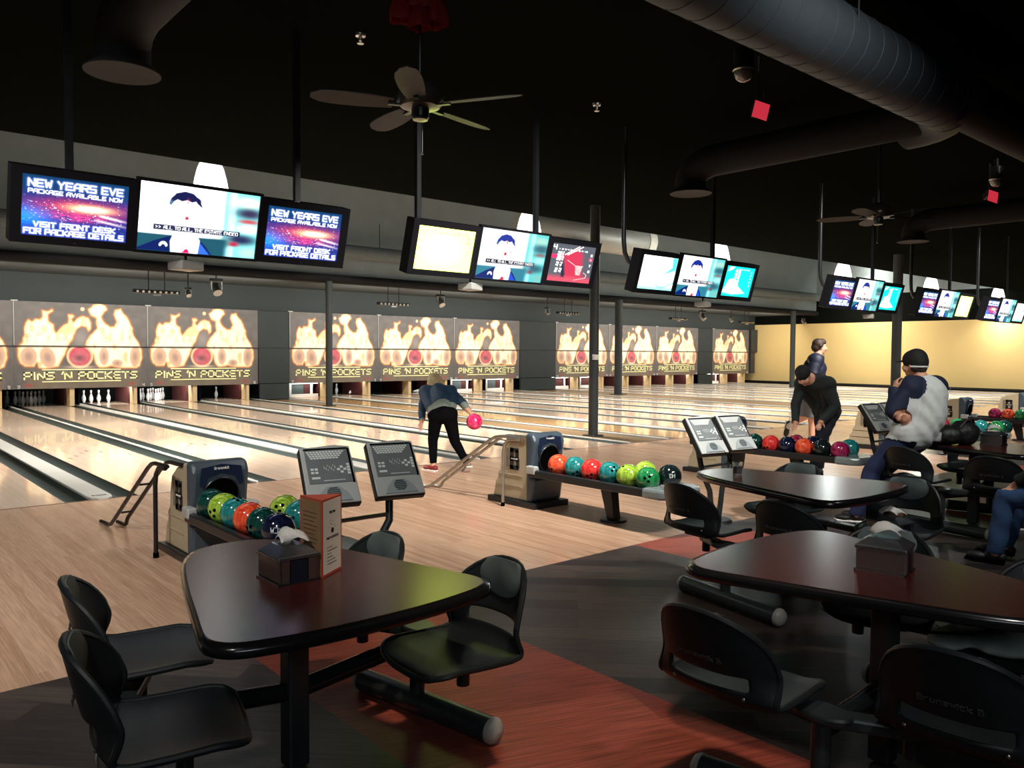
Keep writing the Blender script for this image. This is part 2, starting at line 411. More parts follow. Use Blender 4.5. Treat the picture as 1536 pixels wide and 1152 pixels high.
struct(MB().box((XEND - 0.02, 3.5, 0.05), (0.04, 31.0, 0.1)).build('baseboard_right', M('baseboard_black', (0.01, 0.01, 0.01), 0.5)))
# long duct along the bulkhead, tagged as a thing below

struct(MB().box((17.0, -0.012, 0.0012), (46.0, 0.02, 0.002)).build('trim_2', M('foul_line_brown', L(120, 84, 60), 0.5)), 'thin brown foul line at the start of the lanes')
# ------------------------------------------------------------------ lanes
lane_tones = {7: (L(196, 158, 108), L(178, 140, 92))}
lane_m = planks('lane_maple', L(232, 206, 182), L(220, 192, 166), 0.027, 3.0, 0.2, PI / 2, 0.1, 0.1, coat=0.6, gap=0.0006)
lane_m2 = planks('lane_amber', L(205, 164, 112), L(188, 146, 96), 0.027, 3.0, 0.2, PI / 2, 0.12, 0.1, coat=0.6, gap=0.0006)
gap_m = M('gap_boards', L(120, 96, 66), 0.35, var=0.25, scale=3, stretch=(6, 0.3, 1))
def lane_gutter(x0, x1):
    mb = MB(); n = 8; P = []
    for y in (0.0, LANE_END):
        for i in range(n + 1):
            t = i / n; P.append((x0 + (x1 - x0) * t, y, -0.075 * math.sin(PI * t) ** 0.7 - 0.004))
    mb.add(P, [(i, i + 1, n + 2 + i, n + 1 + i) for i in range(n)])
    return mb
NW = ['zero', 'one', 'two', 'three', 'four', 'five', 'six', 'seven', 'eight', 'nine', 'ten', 'eleven', 'twelve', 'thirteen', 'fourteen', 'fifteen', 'sixteen', 'seventeen', 'eighteen', 'nineteen', 'twenty']
for n, x in LX.items():
    t = thing('bowling_lane', 'polished wooden bowling lane numbered %s%s' % (NW[n], ', more amber than its neighbours' if n == 7 else ''), 'bowling lane', (x, 0, 0), group='bowling lanes')
    MB().box((LW / 2, LANE_END / 2, -0.03), (LW, LANE_END, 0.06)).build('lane_surface', lane_m2 if n == 7 else lane_m, t)
    lane_gutter(-0.235, 0).build('gutter', gutter_m, t, smooth=True)
    lane_gutter(LW, LW + 0.235).build('gutter', gutter_m, t, smooth=True)
    ar = MB()
    for k in range(-3, 4):
        ax = LW / 2 + k * 0.135; ay = 4.6 - abs(k) * 0.28
        ar.prism([(ax - 0.018, ay - 0.08), (ax + 0.018, ay - 0.08), (ax, ay + 0.08)], 0.0005, 0.0015)
    ar.build('aiming_arrows', M('arrow_brown', L(90, 52, 30), 0.3), t)
    if n < 20:
        a = x + LW + 0.235; b = LX[n + 1] - 0.235; cx = (a + b) / 2; hw = (b - a) / 2
        wide = hw > 0.3
        t2 = thing('lane_divider', '%s between lanes %s and %s' % ('wide column gap with two grey cappings' if wide else 'light grey capping strip', NW[n], NW[n + 1]), 'lane divider', (cx, 0, 0), group='lane dividers')
        if wide:
            MB().box((0, LANE_END / 2 + 0.05, -0.04), (2 * hw - 0.1, LANE_END - 0.1, 0.04)).build('gap_floor', gap_m, t2)
            for sgn in (-1, 1):
                mb = MB(); w_ = 0.045; c_ = sgn * (hw - w_)
                mb.prism([(c_ - w_, 0.1), (c_ - w_ * 0.6, 0.0), (c_ + w_ * 0.6, 0.0), (c_ + w_, 0.1), (c_ + w_, LANE_END), (c_ - w_, LANE_END)], -0.09, 0.018)
                mb.build('capping', capping_m, t2, bevel=0.008)
        else:
            mb = MB(); e = min(hw, 0.1)
            mb.prism([(-hw, e * 1.6), (-hw * 0.85, 0.04), (-hw * 0.4, -0.03), (hw * 0.4, -0.03), (hw * 0.85, 0.04), (hw, e * 1.6), (hw, LANE_END), (-hw, LANE_END)], -0.09, 0.02)
            mb.build('capping', capping_m, t2, bevel=0.01)
            if hw > 0.1:
                text_mb(strokes('Brunswick', -0.07, 0.07, 0, 0.022), 0.004).build('lettering', logo_black, t2, loc=(0, 0.13, 0.022), rot=(-PI / 2, 0, 0))

# ------------------------------------------------------------------ pin end
def pin_mb():
    pr = [(0.0, 0), (0.026, 0), (0.036, 0.02), (0.052, 0.07), (0.0605, 0.115), (0.058, 0.15), (0.045, 0.20), (0.030, 0.24), (0.0235, 0.265), (0.0235, 0.285), (0.030, 0.325), (0.0325, 0.345), (0.029, 0.365), (0.018, 0.378), (0.0, 0.381)]
    return MB().lathe(pr, n=14)
PIN0 = None
ordw = ['leftmost', 'second from the left', 'third from the left', 'fourth from the left', 'fifth from the left', 'sixth from the left', 'seventh from the left', 'eighth from the left', 'ninth from the left', 'rightmost']
def pin(x, y, label, grp, z=0.0, rot=None):
    global PIN0
    if PIN0 is None:
        t = pin_mb().build('bowling_pin', pin_white, smooth=True)
        MB().lathe([(0.0242, 0.262), (0.0246, 0.267), (0.0242, 0.272)], n=14).build('neck_stripe', pin_red, t)
        tag(t, label, 'bowling pin', grp); PIN0 = t; o = t
    else:
        o = dup(PIN0, label=label, group=grp)
    o.location = (x, y, z)
    o.rotation_euler = rot if rot else (0, 0, 0)
    return o
HP = 16.95
spots = {}
k = 1
for row in range(4):
    for j in range(row + 1):
        spots[k] = ((j - row / 2) * 0.305, row * 0.264); k += 1
standing = {2: [], 3: list(range(1, 11)), 4: [7, 4, 2, 3], 5: list(range(1, 11)), 6: [6], 8: [6, 10], 15: [4, 7, 2], 16: [1, 3, 6], 17: [4, 7], 18: [3, 6], 19: [2, 4, 5], 20: [3, 6, 9]}
for n, ks in standing.items():
    cx = LX[n] + LW / 2 - 0.2
    ps = sorted(ks, key=lambda q: spots[q][0] + 0.55 * spots[q][1] * 0 + 0.001 * spots[q][1])
    for i, kk in enumerate(ps):
        ox = (-0.37, -0.17, 0.04, 0.31)[i] if n == 4 else spots[kk][0]; oy_ = 0.25 if n == 4 else spots[kk][1]
        if len(ps) == 1: wh = 'alone'
        elif i == len(ps) - 1: wh = 'rightmost of its pins'
        else: wh = ordw[i] + ' of its pins'
        pin(cx + ox, HP + oy_, 'white bowling pin standing on lane %s, %s' % (NW[n], wh), 'pins standing on lane %d' % n)
pin(LX[10] + 0.35, 16.9, 'fallen white pin lying at the end of lane ten, the longer one in view', 'fallen pins on lane 10', 0.06, (PI / 2, 0, R_(60)))
pin(LX[10] + 0.1, 17.0, 'fallen white pin lying end-on at the end of lane ten', 'fallen pins on lane 10', 0.06, (PI / 2, 0, R_(10)))
pin(LX[8] + 0.85, 16.9, 'tipped white pin leaning at the right edge of lane eight', 'pins standing on lane 8', 0.05, (R_(-60), 0, R_(-70)))

raked = {7, 11, 12, 13, 14, 19}
for n, x in LX.items():
    if n == 1: continue
    t = thing('pin_deck_housing', ('pinsetter opening of lane %s with its white sweep bar lowered' if n in raked else 'dark pinsetter opening of lane %s') % NW[n], 'pinsetter', (x, 15.9, 0), group='pinsetter openings')
    MB().box((LW / 2 - 0.1, 2.35, 0.455), (LW + 0.7, 0.05, 0.9)).build('pit_curtain', pit_black, t)
    MB().box((LW - 0.03 if n % 2 else LW - 0.13, 0.95, 0.29), (0.05, 1.4, 0.56)).build('side_cushion', pit_red, t)
    mb = MB(); w_ = 0.12 if n % 2 else 0.09
    mb.box((LW + (0.0 if n % 2 else -0.1) + w_ / 2, 0.6, 0.295), (w_, 1.5, 0.58))
    mb.build('kickback_panel', kick_beige, t)
    MB().box((-0.45, 0.75, 0.295), (0.03, 1.5, 0.58)).build('kickback_panel', pit_black, t)
    if n in raked:
        mb = MB()
        mb.box((LW / 2, 0.3, 0.06), (LW + 0.1, 0.03, 0.11)).box((LW / 2, 0.3, 0.5), (LW + 0.1, 0.03, 0.09))
        for sx in (-0.02, LW * 0.72, LW + 0.02): mb.box((sx, 0.3, 0.28), (0.09 if sx < 1 else 0.05, 0.035, 0.5))
        mb.build('sweep_bar', pin_white, t, bevel=0.008)
        MB().box((LW * 0.36, 0.34, 0.28), (LW * 0.7, 0.02, 0.4)).build('sweep_shade', pit_red if n > 12 else M('shade_teal', (0.05, 0.07, 0.07), 0.5), t)
        if n <= 12:
            MB().box((LW * 0.57, 0.328, 0.28), (LW * 0.22, 0.012, 0.34)).build('sweep_panel', pit_red, t)
lamp_cols = {}
for n in (3, 4, 5, 6, 7, 8, 10, 11, 12, 13, 14, 15, 16, 17, 18, 19, 20):
    pw = 0.6 if n == 3 else (26 if n in (4, 5) else 10)
    lamp('AREA', 'pin_light', (LX[n] + LW / 2, 16.0, 0.62), pw, (1, 0.98, 0.94), (LX[n] + LW / 2, 16.9, 0.1), shape='RECTANGLE', size=0.9, size_y=0.06)

# masking units
BLOB1= [(0.102, 1.448), (0.11, 1.627), (0.208, 1.833), (0.266, 1.988), (0.246, 2.141), (0.304, 2.297), (0.366, 2.396), (0.433, 2.352), (0.52, 2.427), (0.622, 2.43), (0.684, 2.489), (0.677, 2.65), (0.808, 2.624), (0.912, 2.693), (0.923, 2.615), (0.822, 2.533), (0.839, 2.39), (0.953, 2.289), (0.974, 2.133), (1.019, 2.055), (1.114, 2.189), (1.21, 2.296), (1.305, 2.352), (1.332, 2.578), (1.451, 2.582), (1.498, 2.531), (1.402, 2.456), (1.448, 2.383), (1.545, 2.466), (1.691, 2.51), (1.836, 2.475), (1.92, 2.343), (1.906, 2.181), (1.831, 2.099), (1.76, 2.218), (1.639, 2.242), (1.542, 2.186), (1.48, 2.038), (1.418, 1.877), (1.296, 1.663), (1.222, 1.451), (1.136, 1.213), (1.064, 1.095), (0.727, 1.053), (0.601, 1.072), (0.558, 1.215), (0.488, 1.099), (0.252, 1.101), (0.154, 1.191)]
BLOB2= [(1.729, 1.721), (1.767, 1.856), (1.879, 1.992), (1.978, 2.102), (2.054, 2.185), (2.02, 2.481), (1.886, 2.517), (1.815, 2.716), (1.94, 2.882), (2.15, 2.897), (2.286, 2.843), (2.31, 2.708), (2.234, 2.651), (2.158, 2.54), (2.28, 2.326), (2.379, 2.247), (2.481, 2.263), (2.546, 2.389), (2.459, 2.577), (2.512, 2.73), (2.653, 2.79), (2.766, 2.588), (2.906, 2.441), (2.995, 2.235), (3.019, 2.041), (3.148, 1.848), (3.23, 1.681), (3.235, 1.345), (3.179, 1.121), (3.06, 1.052), (2.773, 1.054), (2.415, 1.098), (2.314, 1.077), (2.089, 1.087), (1.991, 1.182), (1.957, 1.426), (1.824, 1.56)]
PW = 3.39; PZ0 = 0.51; PH = 2.376
def flame_art(X, Z0):
    Z = Z0 + PZ0
    xx = X + 0.05 * (vnoise(X, Z, 3.1, 3) - 0.5) + 0.03 * (vnoise(X, Z, 9, 5) - 0.5)
    zz = Z + 0.06 * (vnoise(X, Z, 4.2, 4) - 0.5)
    c = np.zeros(X.shape + (3,)) + np.array((0.115, 0.105, 0.10))
    c *= (0.85 + 0.3 * vnoise(X, Z, 7, 1))[..., None]
    low = sm(-Z, -1.05, -0.9)
    c = blend(c, (0.20, 0.155, 0.10), low * (0.35 + 0.5 * vnoise(X * 2.5, Z * 0.3, 3, 8)) * sm(np.minimum(X, PW - X), 0.12, 0.4))
    # smoke over the ball
    c = blend(c, (0.3, 0.27, 0.26), np.exp(-((X - 1.62) / 0.22) ** 2 - ((Z - 1.9) / 0.28) ** 2) * 0.7)
    for B in (BLOB1, BLOB2):
        d = poly_sd(xx, zz, B)
        c = blend(c, (0.50, 0.15, 0.05), sm(d, -0.05, 0.005) * 0.75)
        c = blend(c, (0.98, 0.60, 0.25), sm(d, -0.01, 0.03))
        tex = vnoise(X * 1.6, Z * 0.7, 6, 11)
        c = blend(c, (1.0, 0.95, 0.72), sm(d, 0.02, 0.08) * (0.62 + 0.38 * tex))
        c = blend(c, (0.85, 0.38, 0.10), sm(d, 0.02, 0.07) * sm(-tex, -0.36, -0.22) * 0.55)
    bodies = [((0.346, 1.40), (0.235, 0.30), 0.0), ((0.80, 1.37), (0.22, 0.34), -0.25), ((2.218, 1.40), (0.15, 0.30), 0.0), ((2.569, 1.20), (0.17, 0.13), 0), ((3.051, 1.40), (0.17, 0.34), 0.05)]
    for (cx, cz), (rx, rz), tl in bodies:
        u = (X - cx) * math.cos(tl) - (Z - cz) * math.sin(tl); v = (X - cx) * math.sin(tl) + (Z - cz) * math.cos(tl)
        e = 1 - np.sqrt((u / rx) ** 2 + (v / rz) ** 2)
        c = blend(c, (0.60, 0.36, 0.25), sm(e, 0.0, 0.3) * 0.92)
        c = blend(c, (0.34, 0.23, 0.20), sm(e, 0.35, 0.9) * 0.8)
    # pin neck stripes
    for (cx, cz, w2) in ((0.33, 1.93, 0.1), (0.62, 1.98, 0.09), (1.24, 1.86, 0.1), (2.25, 1.93, 0.08), (2.93, 1.93, 0.08)):
        for dz in (0, 0.055):
            c = blend(c, (0.55, 0.2, 0.12), np.exp(-((Z - cz - dz - 0.06 * (X - cx)) / 0.012) ** 2) * sm(-np.abs(X - cx), -w2, -w2 + 0.03) * 0.7)
    # maroon ball with burning rim
    e = 0.335 - np.hypot(X - 1.6, (Z - 1.40) * 1.02); mk = sm(-Z, -1.69, -1.66)
    c = blend(c, (0.95, 0.6, 0.35), sm(e, -0.02, 0.02) * mk)
    c = blend(c, (0.50, 0.06, 0.10), sm(e, 0.02, 0.09) * mk)
    c = blend(c, (0.62, 0.20, 0.24), sm(e, 0.05, 0.15) * mk * vnoise(X, Z, 7, 21))
    c = blend(c, (0.12, 0.05, 0.06), np.exp(-((X - 1.58) / 0.13) ** 2 - ((Z - 1.35) / 0.10) ** 2) * 0.9)
    c = blend(c, (0.95, 0.7, 0.5), np.exp(-((X - 1.6) / 0.3) ** 2 - ((Z - 1.10) / 0.035) ** 2) * 0.8)
    c = blend(c, (0.95, 0.6, 0.35), sm(0.06 - np.hypot(X - 1.682, Z - 2.724), -0.01, 0.03))
    for cx in (0.33, 2.96):
        c = blend(c, (0.45, 0.02, 0.05), np.exp(-((X - cx) / 0.09) ** 2 - ((Z - 0.61) / 0.035) ** 2) * 0.7)
    return c
ART = painted('flaming_pins_print', PW, PH, 250, 176, flame_art, amat('mask_print', 0.6))
yel = M('sign_yellow', (1.0, 0.98, 0.50), 0.5, var=0.03)
mask_dark = M('mask_dark', (0.04, 0.042, 0.045), 0.6)
TXT = strokes("PINS 'N POCKETS", 0.235, 3.09, 0.775, 0.952)
for p in range(10):
    n = 2 * p + 1
    x = LX[n] - 0.271
    t = thing('masking_unit', "flaming pins sign reading PINS 'N POCKETS above lanes %s and %s" % (NW[n], NW[n + 1]), 'bowling sign', (x, MASK_Y, 0), group='masking units above the lanes')
    bd = MB(); bd.box((PW / 2, 0.06, PZ0 + PH / 2), (PW, 0.08, PH)).build('panel_board', mask_dark, t)
    inst('flaming_pins_print', ART, t, (0, 0.015, PZ0))
    MB().box((PW / 2, 0.0, 1.68), (PW + 0.02, 0.05, 0.03)).build('seam_rail', mask_dark, t)
    text_mb(TXT, 0.039, 0.005, 0.01).build('sign_lettering', yel, t)
    MB().box((1.66, 0.005, 1.03), (2.0, 0.01, 0.028)).box((1.66, 0.005, 0.70), (2.0, 0.01, 0.028)).build('sign_rules', yel, t)
    for num, cx in ((n, 0.105), (n + 1, PW - 0.12)):
        s_ = str(num); ww = 0.05 * len(s_)
        text_mb(strokes(s_, cx - ww / 2, cx + ww / 2, 0.53, 0.60), 0.016, 0.004, 0.008).build('lane_number', letter_white, t)
    mb = MB(); mb.box((0.01, 0.0, 2.28), (0.018, 0.02, 1.2)).box((0.03, -0.01, PZ0 + PH + 0.01), (0.16, 0.04, 0.03)).build('edge_trim', cap_grey, t)
# teal filler panels in the column gaps
for a, b, nm in ((6, 7, 'filler'), (12, 13, 'filler'), (18, 19, 'filler')):
    x0 = LX[a] + LW + 0.271; x1 = LX[b] - 0.271
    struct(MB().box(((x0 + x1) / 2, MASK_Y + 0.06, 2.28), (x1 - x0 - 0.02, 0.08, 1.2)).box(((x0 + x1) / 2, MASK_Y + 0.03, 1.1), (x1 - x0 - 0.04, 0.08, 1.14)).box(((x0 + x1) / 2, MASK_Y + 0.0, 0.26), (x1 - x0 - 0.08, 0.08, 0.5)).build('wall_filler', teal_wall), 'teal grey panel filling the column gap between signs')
struct(MB().box((38.7, MASK_Y + 0.1, 2.3), (0.66, 0.1, 1.25)).box((38.55, MASK_Y + 0.1, 1.1), (0.4, 0.1, 1.2)).build('wall_filler', mask_dark), 'dark end panel beside the yellow wall')

# mask lights: black louvred bar fixtures under the soffit
def bar_fixture(x, label):
    t = thing('light_bar', label, 'light fixture', (x, 12.6, 3.1), group='light bars above the signs')
    MB().box((0, 0, 0), (1.15, 0.14, 0.09)).build('housing', dark_metal, t, bevel=0.01)
    mb = MB()
    for i in range(8): mb.cyl((-0.49 + i * 0.14, -0.075, -0.01), (-0.49 + i * 0.14, -0.09, -0.015), 0.03, n=10)
    mb.build('lamp_row', steel, t)
    MB().cyl((-0.2, 0, 0.04), (-0.2, 0, 0.58), 0.012).cyl((0.2, 0, 0.04), (0.2, 0, 0.58), 0.012).build('hanger', dark_metal, t)
    MB().box((0.0, -0.02, -0.08), (0.2, 0.05, 0.05)).build('clip', steel, t)
bxs = [5.85, 13.06, 20.9, 27.7, 33.0]
who = ['lanes three to six', 'lanes seven and eight', 'the column gap after lane twelve', 'lanes fifteen and sixteen', 'lanes nineteen and twenty']
for x, wv in zip(bxs, who):
    bar_fixture(x, 'black bar of small lamps hung above the signs of ' + wv)
for p in range(10):
    n = 2 * p + 1; cx = LX[n] - 0.27 + PW / 2
    lamp('AREA', 'sign_light', (cx, 12.9, 3.3), 108, (1.0, 0.93, 0.83), (cx, MASK_Y, 1.75), shape='RECTANGLE', size=2.6, size_y=0.08)
lamp('AREA', 'wall_wash', (36.2, 9.0, 3.6), 270, (1.0, 0.93, 0.8), (39.0, 9.0, 1.4), shape='RECTANGLE', size=0.2, size_y=9)
lamp('AREA', 'wall_wash', (36.0, 0.5, 3.9), 230, (1.0, 0.93, 0.8), (39.0, 0.5, 1.4), shape='RECTANGLE', size=0.2, size_y=8)
def head_fixture(x, y, z, label, s=1.0):
    t = thing('moving_head_light', label, 'stage light', (x, y, z), group='small stage lights under the soffit')
    MB().box((0, 0, 0.2 * s), (0.3 * s, 0.2 * s, 0.08 * s)).build('base', dark_metal, t, bevel=0.01)
    MB().box((-0.14 * s, 0, 0.06 * s), (0.03 * s, 0.08 * s, 0.26 * s)).box((0.14 * s, 0, 0.06 * s), (0.03 * s, 0.08 * s, 0.26 * s)).build('yoke', steel, t)
    MB().cyl((0, 0.1 * s, 0.08 * s), (0, -0.12 * s, -0.16 * s), 0.09 * s, 0.12 * s).build('head', steel, t, smooth=True)
    MB().cyl((0, 0, 0.22 * s), (0, 0, 3.67 - z), 0.014).build('hanger', dark_metal, t)
head_fixture(7.4, 12.6, 3.3, 'chrome moving-head light hung above the lane five and six sign', 1.0)
head_fixture(14.9, 12.6, 3.28, 'dark moving-head light above the lane seven and eight sign', 0.9)
head_fixture(29.6, 12.7, 3.3, 'moving-head light above the lane fifteen and sixteen sign', 1.0)
head_fixture(6.65, 12.6, 3.12, 'small can light right of the long light bar over lane four', 0.55)
head_fixture(19.8, 12.6, 3.12, 'small can light left of the light bar by the lane twelve column gap', 0.6)
head_fixture(31.7, 12.6, 3.2, 'small can light left of the last light bar', 0.6)
head_fixture(38.3, 12.6, 3.3, 'stage light hung in front of the yellow wall', 0.8)

# bulkhead service duct and steel columns
t = tag(MB().cyl((-4.9, 11.7, 4.5), (38.9, 11.7, 4.5), 0.2, n=20).build('long_duct', M('duct_bulkhead', (0.12, 0.14, 0.145), 0.8, spec=0.1), smooth=True), 'long round grey duct running along the upper bulkhead', 'duct')
MB().cyl((12, 11.7, 4.68), (12, 11.7, 5.4), 0.01).cyl((26, 11.7, 4.68), (26, 11.7, 5.4), 0.01).build('hanger', dark_metal, t)
struct(MB().cyl((-4.9, 12.2, 3.72), (38.9, 12.2, 3.72), 0.13, n=20).build('trim_1', duct_dark, smooth=True), 'dark rounded edge beam under the grey bulkhead')
for (x, y, r, top, lb) in ((10.47, 1.41, 0.095, 4.4, 'thick dark steel column between lanes six and seven'), (10.46, 11.98, 0.1, 3.62, 'thin grey steel column far down the gap between lanes six and seven'),
                           (22.2, 0.78, 0.13, 4.4, 'thick dark steel column between lanes twelve and thirteen'), (22.45, 11.4, 0.15, 3.62, 'far grey steel column between lanes twelve and thirteen'), (34.06, 10.76, 0.12, 3.62, 'slim grey steel column between lanes eighteen and nineteen, against the yellow wall')):
    t = thing('steel_column', lb, 'column', (x, y, -0.02), group='steel columns')
    MB().cyl((0, 0, 0), (0, 0, top + 0.02), r, n=20).build('shaft', column_paint, t, smooth=True)
    MB().box((0, 0, 0.012), (r * 3.0, r * 3.0, 0.02)).build('base_plate', column_paint, t)
    if x < 11 and y < 2:
        MB().box((-0.06, -0.1, 1.52), (0.13, 0.05, 0.1)).build('thermostat', letter_white, t, bevel=0.006)

# ------------------------------------------------------------------ high bay lamps
bell_glow = M('bell_glow', (0.9, 0.9, 0.88), 0.4, emit=(1, 0.98, 0.93, 1), es=3.0)
for row, (yy, zt) in enumerate(((3.45, 4.56), (9.3, 6.9))):  # the second row is added and stays out of view
    for i, x in enumerate(HIGHBAY_X):
        lb = 'glowing ribbed bell lamp over the lanes, %s' % (['behind the leftmost trio of screens', 'behind the second trio of screens', 'behind the third trio of screens', 'behind the fourth trio of screens', 'behind the fifth trio of screens', 'behind the last trio of screens'][i])
        if row: lb = 'added far bell lamp hidden above the ceiling edge, %s from the left' % NW[i + 1]
        t = thing('high_bay_lamp', lb, 'lamp', (x, yy, 0), group='high bay lamps over the lanes')
        mb = MB(); N = 40; pr = [(0.07, zt), (0.15, zt - 0.03), (0.195, zt - 0.14), (0.235, zt - 0.3), (0.262, zt - 0.46), (0.27, zt - 0.6)]
        P = []
        for r, z in pr:
            for j in range(N):
                a = 2 * PI * j / N; rr = r * (1 + (0.02 if j % 2 else -0.02)); P.append((rr * math.cos(a), rr * math.sin(a), z))
        mb.add(P, [(i_ * N + j, i_ * N + (j + 1) % N, (i_ + 1) * N + (j + 1) % N, (i_ + 1) * N + j) for i_ in range(len(pr) - 1) for j in range(N)])
        mb.build('lamp_shade', bell_glow, t, smooth=True, angle=80)
        MB().cyl((0, 0, zt - 0.02), (0, 0, zt + 0.22), 0.08).cyl((0, 0, zt + 0.2), (0, 0, 7.5), 0.012).build('ballast', dark_metal, t)

# ------------------------------------------------------------------ overhead screens
def ny_art(X, Z):  # fireworks advert
    u = X; v = Z
    c = np.zeros(X.shape + (3,)) + np.array((0.03, 0.05, 0.24))
    c = blend(c, (0.0, 0.08, 0.10), sm(v, 0.55, 0.9) * 0.6)
    c = blend(c, (0.03, 0.28, 0.8), np.exp(-((u - 0.03) / 0.16) ** 2 - ((v - 0.32) / 0.16) ** 2))
    q = np.exp(-((u - 0.40) / 0.30) ** 2 - ((v - 0.52) / 0.13) ** 2)
    c = blend(c, (0.75, 0.05, 0.06), q * (0.45 + 0.55 * vnoise(X, Z, 60, 2)))
    c = blend(c, (0.8, 0.1, 0.3), np.exp(-((u - 0.36) / 0.2) ** 2 - ((v - 0.36) / 0.07) ** 2) * vnoise(X, Z, 50, 5))
    q = np.exp(-((u - 0.46) / 0.14) ** 2 - ((v - 0.52) / 0.06) ** 2)
    c = blend(c, (1, 0.75, 0.45), np.clip(q * 1.3, 0, 1))
    c = blend(c, (1, 0.98, 0.9), sm(q, 0.5, 0.9))
    sp = sm(vnoise(X, Z, 75, 9), 0.80, 0.95)
    c = blend(c, (0.9, 0.85, 1.0), sp * np.exp(-((v - 0.42) / 0.2) ** 2) * 0.8)
    for (a, b, s_) in ((0.55, 0.42, 0.9), (0.52, 0.34, 0.6)):
        d = np.abs((v - b) + 0.35 * (u - a)); c = blend(c, (1, 0.8, 0.8), np.exp(-(d / 0.02) ** 2) * sm(u, a - 0.05, a) * sm(-u, -0.78, -0.6) * s_)
    return c
SH = 0.43
def ad_lines():
    S = strokes('NEW YEARS EVE', 0.04, 0.66, 0.375, 0.425)
    T = strokes('PACKAGE AVAILABLE NOW', 0.04, 0.66, 0.325, 0.352)
    U = strokes('VISIT FRONT DESK', 0.08, 0.62, 0.07, 0.105)
    V = strokes('FOR PACKAGE DETAILS', 0.02, 0.68, 0.015, 0.052)
    return S, T, U, V
def ad_fn(W, H):
    def f(X, Z):
        x = X / W * 0.70; z = Z / H * 0.46
        c = ny_art(X / W * 0.72, Z / H)
        S, T, U, V = ad_lines()
        for s_, th in ((S, 0.0052), (T, 0.0026), (U, 0.0042), (V, 0.0042)):
            gl = seg_mask(x, z, s_, th * 2.2, th * 1.6)
            c = blend(c, (0.35, 0.45, 0.9), gl * 0.5)
            c = blend(c, (1, 1, 1), seg_mask(x, z, s_, th, 0.002))
        return c
    return f
